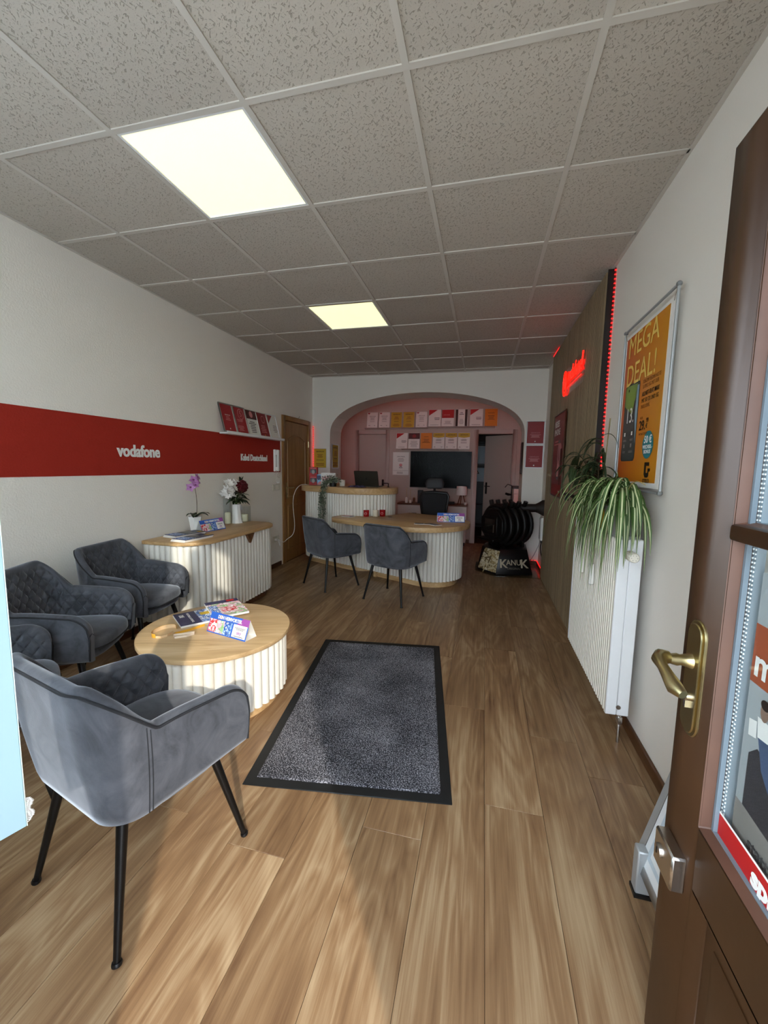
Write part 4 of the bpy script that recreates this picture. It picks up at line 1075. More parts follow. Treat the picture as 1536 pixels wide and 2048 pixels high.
def magazine(label, M, w, h, th, items, group):
    t = thing('magazine', label, 'magazine', M, group)
    bx('page_block', paper, t, -w/2, w/2, -h/2, h/2, 0, th-.0008)
    bx('cover', navy, t, -w/2, w/2+.0005, -h/2, h/2, th-.0008, th)
    prints(t, Matrix.Translation((0, 0, th)), items, .0003)
    return t
mg = 'glossy magazines on the round table'
magazine('navy sports magazine on the round table, nearer the yellow wristbands', T(1.005, 2.10, .42, -.66), .225, .30, .012, [
    ('rect', -.1125, -.03, .2255, .18, 'print players blue'), ('poly', [(-.1125, -.15), (.113, -.15), (.113, -.09), (-.1125, -.05)], 'print navy'),
    ('rect', -.06, -.01, .05, .07, 'print yellow'), ('text', 'FOOTBALL & FORMEL', .0, -.075, .018, 'print white', dict(bold=.0006)), ('text', 'DE', -.05, -.115, .035, 'print white', dict(bold=.0012))], mg)
magazine('colourful sports magazine on the round table under the advert card', T(1.075, 2.235, .4325, -.72), .30, .21, .014, [
    ('rect', -.15, -.105, .06, .21, 'print navy'), ('rect', -.09, -.105, .24, .21, 'print pitch'), ('rect', .0, -.04, .09, .1, 'print players red'), ('rect', -.06, -.1, .2, .05, 'print players blue'), ('rect', -.14, .03, .035, .05, 'print red')], mg)
# paper wristbands
wbm = mat('yellow wristband', '#e3a832', .5); wbl = mat('pale wristband inside', '#eac79a', .6)
def ribbon(pts, h, m, parent, name):
    pts = [Vector(p) for p in pts]; g = G()
    n = len(pts)
    for i in range(n-1):
        a, b = pts[i], pts[i+1]
        g.quad(a, b, b+Vector((0, 0, h)), a+Vector((0, 0, h)))
    return g.build(name, m, parent, smooth=True)
t = thing('wristband', 'open yellow paper wristband standing in a curl at the left of the round table', 'wristband', T(.968, 1.835, .42))
ribbon([(.052*math.cos(a)-.01, .075*math.sin(a), .0006) for a in [PI*.30+i*1.25*PI/26 for i in range(27)]], .022, wbm, t, 'band')
ribbon([(.0495*math.cos(a)-.01, .072*math.sin(a), .0006) for a in [PI*.34+i*1.2*PI/26 for i in range(27)]], .0215, wbl, t, 'band_lining')
ribbon([(.0, -.074, .0006), (.03, -.068, .0006), (.045, -.04, .0006), (.042, .005, .0006)], .013, wbl, t, 'band_tail')
t = thing('wristband', 'yellow paper wristband with a pale loop and long tail beside the magazine', 'wristband', T(1.08, 1.83, .42))
ribbon([(-.04, -.02, .0006), (-.045, .0, .0006), (-.03, .02, .0006), (.0, .075, .0006), (.03, .15, .0006)], .014, wbm, t, 'band')
ribbon([(-.04, -.02, .0006), (-.01, -.045, .0006), (.035, -.01, .0006), (.055, .03, .0006), (.045, .045, .0006), (.0, .01, .0006), (-.04, -.018, .0006)], .012, mat('pale wristband', '#f0dcc4', .6), t, 'loop')

# ------------------------------------------------------------------ on the sideboard
SBZ = .755
for k, (x, y, a, lab) in enumerate(((.175, 2.94, 1.33, 'fanned pile of dark brochures on the sideboard, the far pile'), (.36, 2.81, 1.45, 'fanned pile of dark brochures on the sideboard, the near pile'))):
    t = thing('brochure_pile', lab, 'brochures', T(x, y, SBZ, a), 'brochure piles on the sideboard')
    for j in range(5):
        o = G().box(-.148+.004*j, .148+.004*j, -.074, .074, .004*j+.0003, .004*(j+1)).build('brochure', paper if j < 4 else navy, t, smooth=False)
    prints(t, Matrix.Translation((.016, 0, .0202)), [('rect', -.14, -.07, .1, .14, 'print players blue'), ('rect', -.03, -.07, .11, .14, 'print portrait'), ('rect', .09, -.06, .05, .05, 'print yellow'), ('rect', .0, .0, .06, .06, 'print light ink')], .0003)
# orchid
t = thing('potted_orchid', 'pink orchid in a white tapered pot on the sideboard', 'plant', T(.105, 3.17, SBZ))
G().lathe([(.040, 0), (.043, .004), (.060, .12), (.063, .135), (.058, .135), (.054, .12), (.01, .11)], 6).build('pot', whiteg, t, ang=25)
for az, L_, w in ((.3, .12, .024), (1.4, .17, .02), (2.6, .10, .026), (-1.0, .14, .024), (-2.1, .11, .02)):
    d = Vector((math.cos(az), math.sin(az), 0))
    if d.x < 0: L_ = .08
    blade(bez((0, 0, .115), d*L_*.4+Vector((0, 0, .18)), d*L_*.8+Vector((0, 0, .165)), d*L_+Vector((0, 0, .14)), 10), w, t, [mat('orchid leaf', '#1f3a1e', .3), ldark], stripe=False)
st_ = bez((.01, 0, .11), (.02, .02, .25), (.01, .01, .38), (.03, -.05, .47), 14)
G().tube(st_, .0026, 6).build('stem', mat('orchid stem', '#5a4a33', .6), t)
opet = mat('orchid petal', '#b77bb5', .5, var=(60, .25))
def flower(parent, c, r, nrm, m, n=5, heart=None, cup=.25, name='blossom'):
    nrm = Vector(nrm).normalized(); a = nrm.orthogonal().normalized(); b = nrm.cross(a); c = Vector(c); g = G()
    for k in range(n):
        th = 2*PI*k/n; d = math.cos(th)*a+math.sin(th)*b; s = nrm.cross(d)
        w = r*(1.5/n+.12)
        g.add([c, c+d*r*.45+s*w+nrm*r*cup*.5, c+d*r+nrm*r*cup*.8, c+d*r*.45-s*w+nrm*r*cup*.5, c+d*r*.55+nrm*r*cup*.15], [(0, 1, 4), (1, 2, 4), (2, 3, 4), (3, 0, 4)])
    o = g.build(name, m, parent)
    if heart: G().ball(c+nrm*r*.12, r*.2, 8).build('flower_heart', heart, o)
for c, r, nn in (((.035, -.05, .475), .045, (1, -.6, .2)), ((.02, .01, .455), .04, (1, -.1, .3)), ((.04, -.01, .50), .038, (1, .2, .5)), ((.03, -.085, .41), .045, (.8, -.9, .1)), ((.05, -.045, .43), .036, (1, -.5, -.1)), ((.02, .035, .495), .034, (.8, .6, .5))):
    flower(t, c, r, nn, opet, 5, mat('orchid heart', '#7a2f6c', .5))
# candle glasses
def candle_glass(lab1, lab2, x, y, r, h, cr, chh):
    t = thing('glass_cylinder', lab1, 'glass vase', T(x, y, SBZ), 'glass cylinders on the sideboard')
    G().lathe([(r-.002, 0), (r, .002), (r, h), (r-.003, h), (r-.003, .008), (.001, .008)], 40, cap=False).build('glass_wall', clear, t)
    o = thing('pillar_candle', lab2, 'candle', T(x, y, SBZ+.0085), 'cream pillar candles')
    G().lathe([(cr, 0), (cr, chh-.008), (cr-.004, chh-.002), (cr*.6, chh), (.002, chh+.004)], 28).build('wax', mat('cream wax', '#efe6c4', .5), o)
    G().tube([(0, 0, chh), (.001, 0, chh+.012)], .0012, 5).build('wick', blackm, o)
candle_glass('tall narrow glass cylinder left of the white vase on the sideboard', 'taller cream pillar candle in the narrow glass cylinder', .115, 3.645, .042, .27, .031, .115)
candle_glass('short wide glass cylinder at the far end of the sideboard', 'shorter cream pillar candle in the wide glass cylinder', .17, 3.86, .066, .17, .038, .075)
# bouquet vase
t = thing('bouquet_vase', 'white ceramic tree trunk vase with white flowers and a dark red bloom', 'vase', T(.14, 3.76, SBZ))
rows = []
for z, r in ((0, .058), (.02, .054), (.06, .047), (.12, .043), (.19, .041), (.2, .043)):
    rows.append([((r+.0025*math.sin(5*a)+.002*math.sin(9*a+z*20))*math.cos(a), (r+.0025*math.sin(5*a)+.002*math.sin(9*a+z*20))*math.sin(a), z) for a in [2*PI*k/36 for k in range(36)]])
G().ring(rows).build('vase_body', whiteg, t)
G().tube([(.044, .012, .19), (.052, .022, .17), (.050, .02, .14), (.046, .008, .145)], .004, 8).build('vase_handle', alu, t)
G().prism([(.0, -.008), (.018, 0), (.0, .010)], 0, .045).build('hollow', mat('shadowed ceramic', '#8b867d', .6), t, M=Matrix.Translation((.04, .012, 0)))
g = G()
for k in range(14):
    a = rl.uniform(0, 2*PI); q = rl.uniform(.02, .10)
    ex = max(-.075, q*math.cos(a))
    g.tube(bez((0, 0, .15), (0, 0, .22), (ex*.6, q*math.sin(a)*.6, .28), (ex, q*math.sin(a), .34), 6), .002, 5)
g.build('stems', lg, t)
dl = mat('bouquet leaf', '#20351c', .35)
for k in range(44):
    a = rl.uniform(0, 2*PI); z = rl.uniform(.22, .34); L_ = rl.uniform(.08, .14); d = Vector((math.cos(a), math.sin(a), rl.uniform(-.2, .4)))
    if d.x < 0: d.x *= .5
    c = Vector((0, 0, z))+d*.02
    blade(bez(c, c+d*L_*.4+Vector((0, 0, .02)), c+d*L_*.8, c+d*L_+Vector((0, 0, -.02)), 6), .017, t, [dl, dl], stripe=False)
wp = mat('white petal', '#efece6', .6)
for k in range(40):
    c = (rl.uniform(-.06, .05), -.02-rl.uniform(.0, .16), rl.uniform(.29, .45))
    flower(t, c, rl.uniform(.030, .044), (rl.uniform(.3, 1), rl.uniform(-1, .2), rl.uniform(0, 1)), wp, 6, None, .3)
rp_ = mat('dark red petal', '#5d0612', .7, var=(50, .3))
C0 = Vector((.03, .045, .385))
for k in range(46):
    z = 1-2*(k+.5)/46; ph = k*2.39996; rr0 = math.sqrt(1-z*z); d = Vector((rr0*math.cos(ph), rr0*math.sin(ph), z))
    if d.x < -.6: continue
    flower(t, C0+d*.052, .040, d, rp_, 5, None, .45, 'petals')
G().ball(C0, .052, 12).build('bloom_core', rp_, t)
for k in range(3): blade(bez(C0+Vector((0, 0, .04)), C0+Vector((.01, .01*k, .07)), C0+Vector((.0, .02*k-.02, .09)), C0+Vector((.01, .04*k-.04, .11)), 6), .013, t, [dl, dl], stripe=False)

# ------------------------------------------------------------------ left wall fittings
t = thing('picture_ledge', 'white picture ledge above the red band near the oak door', 'shelf', T(0, 3.70, 1.69))
G().box(.0025, .10, 0, 1.23, 0, .014).box(.092, .10, 0, 1.23, .014, .03).build('ledge_board', whitem, t, bev=.002)
silver = mat('silver frame', '#bdbdbb', .35, metal=.7); thinw = mat('thin white frame', '#d9d6d0', .5); dredp2 = mat('print crimson', '#a3242c', .45)
def ledge(i, y, fm, bg, items, lab, w=.226, h=.31, fw=.013):
    M = frameM((.0885, y, 1.7096), (0, 1, 0), (-.075, 0, .30))
    M = M @ Matrix.Translation((0, h/2, -.013))
    framed('award_frame', lab, 'framed certificate', M, w, h, fw, .013, fm, bg, items, group='certificates on the picture ledge')
mark = lambda x, y, r, m: [('disc', x, y, r, r, m), ]
big6 = lambda m: [('disc', .035, .06, .05, .055, m), ('disc', .035, .055, .036, .04, 'print crimson')]
ledge(0, 3.79, silver, dredp2, [('lines', -.05, -.03, .1, .05, 3, 'print pink ink'), ('text', 'CERTIFICATE', 0, .03, .016, 'print white'), ('disc', 0, -.115, .008, .008, 'print white')], 'red certificate in a silver frame, first from the left on the picture ledge')
ledge(1, 4.02, silver, dredp2, [('disc', .02, .07, .055, .06, 'print pink ink'), ('disc', .02, .068, .048, .053, 'print crimson'), ('lines', -.08, -.02, .13, .03, 2, 'print pink ink'), ('lines', -.08, -.12, .12, .06, 4, 'print pink ink'), ('text', '5', .02, .07, .09, 'print pink ink')], 'red certificate with a ring mark in a silver frame, second on the picture ledge')
ledge(2, 4.255, thinw, paper, [('rect', -.108, .045, .216, .10, 'print maroon'), ('disc', .0, .10, .035, .038, 'print pink ink'), ('disc', .0, .10, .029, .032, 'print maroon'), ('lines', -.09, -.12, .17, .14, 7, 'print ink')], 'white certificate with a dark red top, third on the picture ledge', .23, .30, .005)
ledge(3, 4.485, thinw, dredp, [('disc', .02, .07, .04, .045, 'print pink ink'), ('disc', .02, .07, .034, .038, 'print dark red'), ('lines', -.07, -.10, .13, .1, 5, 'print pink ink'), ('disc', .0, -.125, .01, .01, 'print orange')], 'dark red certificate, fourth on the picture ledge', .23, .30, .005)
ledge(4, 4.725, whitem, paper, [('poly', [(-.11, .14), (.02, .14), (-.11, .02)], 'print crimson'), ('lines', -.02, -.08, .12, .10, 5, 'print light ink')], 'white certificate with a red corner, fifth on the picture ledge by the door', .236, .31, .012)
# wall lettering
for nm, s, y, z, sz, lab, kw in (('wall_lettering', 'vodafone', 2.685, 1.462, .128, 'white raised word in rounded letters at the middle of the red band', dict(bold=.0035, sx=.86)), ('wall_lettering', 'Kabel Deutschland', 4.352, 1.452, .105, 'white raised two word lettering at the right end of the red band', dict(bold=.0022, sx=.72))):
    t = thing(nm, lab, 'lettering', frameM((.0025, y, z), (0, 1, 0), (0, 0, 1)))
    text(s, sz, whitep, t, Matrix.Translation((0, 0, .004)), ex=.003, name='letters', **kw)
# door phone
t = thing('door_phone', 'white wall intercom handset at the end of the red band', 'intercom', T(.0025, 4.84, 1.29))
G().box(0, .03, -.045, .06, .0, .285).build('base_plate', whiteg, t, bev=.006, seg=2)
G().box(.03, .055, -.045, .0, .01, .06).box(.03, .055, -.045, .0, .215, .275).box(.055, .072, -.045, .0, .005, .28).build('handset', whiteg, t, bev=.006, seg=2)
co = [(.035+.012*math.cos(k*1.1), .01+.012*math.sin(k*1.1)+.035*math.sin(k/40*PI), -.002-.15*math.sin(k/78*PI)) for k in range(0, 79)]
G().tube(co, .0022, 5).build('coiled_cord', whiteg, t)
def switch(name, label, cat, y, z, w, h, n, sock=False):
    t = thing(name, label, cat, T(0.0, y, z))
    bx('cover_plate', mat('ivory plastic', '#e4dfd0', .4), t, 0, .011, -w/2, w/2, -h/2, h/2, bev=.003)
    for k in range(n):
        c = -w/2+w*(k+.5)/n
        if sock and k == 0:
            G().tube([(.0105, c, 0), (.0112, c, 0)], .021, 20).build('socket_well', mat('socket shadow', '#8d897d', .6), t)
            for q in (-.009, .009): G().tube([(.011, c+q, 0), (.0117, c+q, 0)], .0028, 8).build('contact_hole', blackp, t)
        else: bx('rocker', MATS['ivory plastic'], t, .011, .015, c-w/n*.36, c+w/n*.36, -h*.36, h*.36, bev=.002)
    return t
switch('light_switch', 'triple ivory light switch beside the oak door frame', 'switch', 4.855, 1.08, .20, .078, 3)
switch('power_socket', 'ivory double socket low on the wall beside the oak door', 'socket', 4.84, .385, .155, .085, 2, True)
t = thing('power_cable', 'white cable looping from the low wall socket up to the tall counter', 'cable', T(0, 0))
cp = bez((.012, 4.87, .38), (.12, 4.90, .30), (.02, 5.02, .33), (.06, 5.10, .36), 8)+bez((.06, 5.10, .36), (.16, 5.28, .42), (.10, 5.02, .8), (.13, 5.15, 1.0), 14)[1:]+bez((.13, 5.15, 1.0), (.14, 5.22, 1.1), (.17, 5.32, 1.12), (.22, 5.36, 1.10), 8)[1:]
G().tube(cp, .0045, 8).build('cable_sheath', whiteg, t)
G().tube([(.0105, 4.801, .385), (.045, 4.801, .385)], .019, 16).build('plug', whiteg, t)
G().tube(bez((.045, 4.801, .385), (.07, 4.80, .36), (.05, 4.86, .24), (.03, 4.90, .30), 10)+bez((.03, 4.90, .30), (.02, 4.91, .33), (.013, 4.89, .37), (.012, 4.87, .38), 5)[1:], .003, 6).build('plug_lead', whiteg, t)
# door top bell wire
t = thing('key_hook', 'tiny wire hook on top of the oak door frame', 'hook', T(.0, 5.53, 2.05)); G().tube([(.01, -.01, .0), (.012, 0, .012), (.01, .02, .018), (.012, .03, .04)], .002, 5).build('wire', blackm, t)

# ------------------------------------------------------------------ arch wall frames
def cert(label, name, M, w, h, style, fw=.007, fm=None, group=None):
    P = {'y': (yellowp, [('text', 'CERTIFICATE', 0, h*.34, w*.11, 'print black', dict(bold=.0006)), ('lines', -w*.25, h*.02, w*.5, h*.2, 4, 'print text brown'), ('lines', -w*.34, -h*.12, w*.68, h*.05, 1, 'print black'), ('lines', -w*.36, -h*.4, w*.72, h*.16, 3, 'print text brown')]),
         'o': (orangep, [('lines', -w*.3, h*.22, w*.6, h*.06, 1, 'print text brown'), ('lines', -w*.3, -.02, w*.6, h*.2, 3, 'print text brown'), ('lines', -w*.36, -h*.12, w*.72, h*.05, 1, 'print black')]),
         'w': (paper, [('poly', [(-w*.46, h*.46), (-w*.2, h*.46), (-w*.33, h*.36)], 'print crimson'), ('text', 'URKUNDE', 0, h*.24, w*.12, 'print ink'), ('lines', -w*.28, -h*.02, w*.56, h*.2, 4, 'print light ink'), ('lines', -w*.34, -h*.12, w*.68, h*.04, 1, 'print ink'), ('lines', -w*.36, -h*.38, w*.2, h*.08, 1, 'print light ink'), ('lines', w*.12, -h*.38, w*.2, h*.08, 1, 'print light ink')]),
         'c': (paper, [('poly', [(-w*.47, h*.47), (w*.20, h*.47), (-w*.47, h*.14)], 'print red'), ('lines', -w*.05, -h*.12, w*.45, h*.16, 3, 'print ink'), ('lines', -w*.42, -h*.42, w*.8, h*.06, 1, 'print light ink')]),
         'r': (paper, [('rect', -w*.47, h*.0, w*.94, h*.47, 'print red'), ('text', 'URKUNDE', -w*.1, h*.17, w*.11, 'print pink ink'), ('lines', -w*.35, -h*.36, w*.7, h*.2, 4, 'print light ink')]),
         'b': (paper, [('rect', -w*.45, -h*.47, w*.18, h*.94, 'print brown'), ('rect', w*.27, -h*.47, w*.18, h*.94, 'print brown'), ('lines', -w*.18, h*.16, w*.36, h*.16, 2, 'print ink'), ('lines', -w*.18, -h*.36, w*.36, h*.3, 5, 'print light ink')]),
         'm': (paper, [('rect', -w*.48, h*.12, w*.96, h*.36, 'print maroon'), ('disc', 0, h*.3, w*.16, w*.16, 'print dark red'), ('lines', -w*.4, -h*.4, w*.8, h*.4, 7, 'print light ink')]),
         'k': (paper, [('poly', [(-w*.48, h*.48), (w*.48, h*.48), (w*.48, h*.24), (.0, h*.19), (-w*.48, h*.24)], 'print yellow'), ('text', 'CERTIFICATE', 0, h*.36, w*.11, 'print black', dict(bold=.0006)), ('lines', -w*.3, -h*.02, w*.6, h*.15, 4, 'print ink'), ('lines', -w*.4, -h*.14, w*.8, h*.06, 1, 'print ink'), ('lines', -w*.42, -h*.42, w*.2, h*.1, 2, 'print light ink'), ('lines', w*.18, -h*.42, w*.2, h*.1, 2, 'print light ink')]),
         'R': (dredp, [('text', 'CERTIFICATE', 0, -h*.02, w*.085, 'print pink ink'), ('lines', -w*.34, -h*.22, w*.68, h*.14, 4, 'print pink ink'), ('disc', 0, -h*.38, w*.035, w*.035, 'print white')]),
         'x': (paper, [('text', 'URKUNDE', 0, h*.3, w*.1, 'print ink'), ('lines', -w*.26, h*.08, w*.52, h*.16, 3, 'print light ink'), ('disc', 0, -h*.06, w*.1, w*.08, 'print pink ink'), ('lines', -w*.12, -h*.2, w*.24, h*.1, 2, 'print ink'), ('rect', -w*.47, -h*.31, w*.94, h*.01, 'print light ink'), ('lines', -w*.3, -h*.45, w*.5, h*.1, 2, 'print light ink')])}[style]
    return framed(name, label, 'framed certificate', M, w, h, fw, .012, fm or thinw, P[0], P[1], group=group)
fwd_ = lambda x, z, y: frameM((x, y, z), (1, 0, 0), (0, 0, 1))
cert('yellow certificate on the wall strip between oak door and arch', 'certificate', fwd_(.132, 1.492, FY-.001), .215, .305, 'y', .004)
cert('upper dark red certificate in a white frame right of the arch', 'certificate', fwd_(3.352, 1.885, FY-.001), .245, .325, 'R', .013, whitem)
cert('lower dark red certificate in a white frame right of the arch', 'certificate', fwd_(3.352, 1.553, FY-.001), .245, .325, 'R', .013, whitem)
cert('white framed certificate inside the left arch reveal', 'certificate', frameM((AX0+.001, 6.27, 1.53), (0, 1, 0), (0, 0, 1)), .30, .40, 'y', .018, whitem)
t = framed('certificate', 'dark edged frame seen on edge inside the right arch reveal', 'framed certificate', frameM((AX1-.001, 6.22, 1.53), (0, -1, 0), (0, 0, 1)), .16, .45, .012, .02, mat('dark wood frame', '#3b241d', .5), dredp, [('lines', -.05, 0, .1, .1, 3, 'print pink ink')])
# rear wall: two tiers of certificates on narrow ledges
def rledge(label, x0, x1, z):
    t = thing('rear_ledge', label, 'shelf', T(x0, BY, z)); G().box(0, x1-x0, -.07, 0, 0, .015).box(0, x1-x0, -.07, -.062, .015, .026).build('ledge_board', fg, t, bev=.002)
rledge('upper left narrow ledge high on the rear wall', .45, 1.645, 2.075); rledge('upper right narrow ledge high on the rear wall', 1.65, 2.83, 2.09); rledge('lower narrow ledge on the rear wall just above the television', 1.17, 2.22, 1.69)
UP = [(.591, 'w', 'white certificate with tiny red mark, first from the left in the upper rear row'), (.824, 'w', 'white certificate with tiny red mark, second in the upper rear row'), (1.055, 'y', 'yellow certificate, third in the upper rear row'), (1.289, 'y', 'yellow certificate, fourth in the upper rear row'), (1.526, 'w', 'white certificate with tiny red mark, fifth in the upper rear row'),
      (1.769, 'c', 'white certificate with large red corner, sixth in the upper rear row'), (2.004, 'r', 'certificate with red upper half, seventh in the upper rear row'), (2.245, 'b', 'white certificate with two dark brown bars in the upper rear row'), (2.506, 'c', 'white certificate with red corner, ninth in the upper rear row'), (2.759, 'o', 'orange certificate at the right end of the upper rear row')]
for i, (x, s, lab) in enumerate(UP):
    z = 2.093 if i < 5 else 2.108; h = .30 if i < 5 else .32
    M = frameM((x, BY-.0485, z+.0), (1, 0, 0), (0, .045, h)) @ Matrix.Translation((0, h/2, 0))
    cert(lab, 'certificate', M, .215 if i < 5 else .228, h, s, .006, None, 'upper row of certificates on the rear wall')
LO = [(1.167, 'c', 'white certificate with a red corner in clear acrylic, first in the lower rear row'), (1.395, 'm', 'white certificate with dark red top, second in the lower rear row'), (1.623, 'o', 'orange certificate, third in the lower rear row'), (1.849, 'k', 'white certificate with yellow top, fourth in the lower rear row'), (2.075, 'k', 'white certificate with yellow top, fifth in the lower rear row'), (2.302, 'k', 'white certificate with yellow top, last in the lower rear row')]
for i, (x, s, lab) in enumerate(LO):
    M = frameM((x, BY-.0485, 1.709), (1, 0, 0), (0, .045, .3)) @ Matrix.Translation((0, .15, 0))
    cert(lab, 'certificate', M, .215, .30, s, .003, clearp if False else thinw, 'lower row of certificates on the rear wall')
cert('larger pale certificate on the rear wall left of the television', 'certificate', fwd_(1.15, 1.437, BY-.001), .31, .43, 'x', .005)
# television
t = thing('television', 'large flat black television on the rear wall under the certificates', 'television', fwd_(1.90, 1.335, BY-.001))
bx('wall_mount', blackm, t, -.2, .2, -.15, .15, 0, .035)
bx('back_shell', blackp, t, -.5, .5, -.28, .28, .035, .06, bev=.01)
G().box(-.555, .555, -.333, .333, .06, .082).build('bezel', blackp, t, bev=.003)
bx('screen', mat('dark screen', '#040506', .25, spec=.06), t, -.545, .545, -.32, .325, .0822, .0832)
G().box(-.03, .03, -.329, -.324, .0822, .083).build('logo_strip', inkl, t)
# rear cabinet and things on it
t = thing('rear_cabinet', 'low white cabinet with dark wood top under the television', 'cabinet', T(1.17, 7.138, 0))
CWD = 1.25
bx('carcass', mat('cabinet white', '#d8d2cc', .5), t, .012, CWD-.012, .02, .36, .06, .70)
bx('plinth', blackp, t, .03, CWD-.03, .04, .34, 0, .06)
for k in range(3): bx('door', MATS['cabinet white'], t, .014+k*(CWD-.028)/3, .010+(k+1)*(CWD-.028)/3, .004, .02, .065, .695, bev=.002)
bx('cabinet_top', walnut, t, 0, CWD, 0, .36, .70, .728, bev=.003)
CZ = .728
for i, (x, h, lab) in enumerate(((1.325, .27, 'white candlestick with tall candle, left of three on the rear cabinet'), (1.395, .25, 'white candlestick with a tall candle, middle of three on the rear cabinet'), (1.465, .15, 'short wooden candlestick, right of three on the rear cabinet'))):
    t = thing('candlestick', lab, 'candlestick', T(x, 7.22, CZ), 'candlesticks on the rear cabinet')
    hb = (.105, .055, .10)[i]
    G().lathe([(.026, 0), (.026, .008), (.024, hb*.8), (.014, hb)], 16).build('holder', (whiteg, whiteg, walnut)[i], t)
    G().lathe([(.009, hb), (.009, h-.004), (.002, h)], 10).build('candle', mat('beige wax', '#c9b79b', .6), t)
t = thing('router', 'upright black box on the rear cabinet below the television', 'router', T(1.575, 7.27, CZ)); bx('housing', blackp, t, -.045, .045, -.06, .06, .012, .235, bev=.006); G().box(-.05, .05, -.065, .065, 0, .012).build('stand', blackp, t, bev=.003)
t = thing('media_box', 'flat black media box on the rear cabinet behind the office chair', 'media box', T(2.10, 7.26, CZ)); G().box(-.09, .09, -.06, .06, .004, .045).build('housing', blackp, t, bev=.008, seg=2); G().tube(bez((.09, 0, .02), (.10, -.04, .05), (.06, -.10, .0), (.02, -.10, .004), 10), .004, 6).build('cord', blackp, t)
for sx in (-1, 1): bx('foot', blackp, t, sx*.07-.012, sx*.07+.012, -.05, .05, 0, .004)
t = thing('table_lamp', 'small table lamp with white drum shade and wooden tripod on the rear cabinet', 'lamp', T(2.31, 7.25, CZ))
G().lathe([(.097, .17), (.097, .19), (.088, .325), (.086, .325), (.094, .19), (.095, .17)], 28, cap=False).build('lamp_shade', mat('lamp fabric', '#e6dcd6', .8), t)
for k in range(3):
    a = 2*PI*k/3+.4; G().tube([(.02*math.cos(a), .02*math.sin(a), .19), (.082*math.cos(a), .082*math.sin(a), .002)], .008, 8).build('leg', walnut, t)
G().lathe([(.03, .165), (.03, .18), (.014, .2), (.014, .24)], 14).build('bulb_holder', walnut, t)
G().lathe([(.094, .186), (.092, .187), (.01, .188)], 24, cap=False).build('shade_ring', whitem, t)
t = thing('small_cup', 'little white cup at the right end of the rear cabinet', 'cup', T(2.385, 7.18, CZ)); G().lathe([(.018, 0), (.024, .01), (.026, .045), (.023, .045), (.02, .01), (.002, .008)], 16).build('cup_body', whiteg, t)

# ------------------------------------------------------------------ office chair behind the desk
t = thing('office_chair', 'black mesh office chair with headrest behind the reception desk', 'office chair', T(1.985, 5.93, 0, .12))
meshm = mat('black mesh cloth', '#1b1c20', .8)
for k in range(5):
    a = 2*PI*k/5; d = Vector((math.cos(a), math.sin(a), 0))
    sp = G().tube([d*.03+Vector((0, 0, .12)), d*.29+Vector((0, 0, .085))], [.022, .015], 8).build('base_spoke', blackp, t)
    G().tube([d*.29+Vector((-d.y*.02, d.x*.02, .03)), d*.29+Vector((d.y*.02, -d.x*.02, .03))], .029, 14).build('caster', blackp, sp)
G().tube([(0, 0, .1), (0, 0, .43)], [.03, .022], 12).build('gas_column', blackm, t)
bx('seat', meshm, t, -.25, .25, -.26, .24, .43, .51, bev=.03, seg=3)
# backrest: curved frame with mesh, slightly reclined
def bk(x, z): return Vector((x, .25+.12*(z-.5)-.25*(x*x), z))
fr = [bk(x, z) for x, z in [(-.16, .55), (-.19, .75), (-.215, .93), (-.19, .985), (0, 1.0), (.19, .985), (.215, .93), (.19, .75), (.16, .55), (-.16, .55)]]
G().tube(fr, .022, 8).build('back_frame', blackp, t)
g = G()
for j in range(12):
    for i in range(12):
        def q(i, j):
            z = .56+.42*j/12; w = .16+.05*(z-.55)/.38; return bk(-w+2*w*i/12, z)+Vector((0, -.005, 0))
        g.quad(q(i, j), q(i+1, j), q(i+1, j+1), q(i, j+1))
g.build('backrest', meshm, t)
G().tube([(0, .33, .5), (0, .36, .8), (0, .35, 1.0), (0, .345, 1.1)], [.03, .025, .018, .016], 8).build('spine', blackp, t)
G().tube([(0, .06, .42), (0, .3, .43), (0, .33, .5)], .025, 8).build('back_bracket', blackp, t)
g = G(); rows = []
for z, w, dth in ((1.05, .10, .02), (1.065, .135, .035), (1.13, .145, .04), (1.18, .13, .036), (1.21, .09, .02)):
    rows.append([(w*math.copysign(abs(math.cos(a))**.7, math.cos(a)), .31+dth*math.sin(a)-.9*(w*math.cos(a))**2, z) for a in [2*PI*k/24 for k in range(24)]])
g.ring(rows).build('headrest', mat('charcoal leatherette', '#2a2b2f', .55), t)
for sx in (-1, 1):
    am = G().tube([(sx*.24, .08, .44), (sx*.30, .08, .46), (sx*.30, .05, .66)], .018, 8).build('arm_post', blackp, t)
    G().box(sx*.30-.04, sx*.30+.04, -.12, .12, .66, .69).build('armrest', blackp, am, bev=.01, seg=2)

# ------------------------------------------------------------------ on the tall counter
HZ = 1.095
def on(s, t_, rz=0, z=HZ): return DM @ T(s, t_, z, rz)
for k in range(2):
    t = thing('red_box', ('lower red product box of the stack at the left end of the tall counter', 'upper red product box of the stack at the left end of the tall counter')[k], 'box', on(-.76, .02, .62, HZ+.128*k), 'stacked red boxes on the tall counter')
    bx('carton', redp, t, -.06, .06, -.025, .025, 0, .128, bev=.002)
    prints(t, frameM((0, -.025, .064), (1, 0, 0), (0, 0, 1)), [('rect', -.045, -.02, .09, .055, 'print portrait'), ('disc', 0, -.005, .022, .03, 'print light ink'), ('rect', -.04, .045, .08, .008, 'print pink ink'), ('rect', -.03, -.045, .06, .012, 'print dark red')])
t = thing('postcard_box', 'small photo box with a blue picture between red boxes and the white sign', 'box', on(-.665, .055, .62))
bx('carton', navy, t, -.042, .042, -.02, .02, 0, .155, bev=.001)
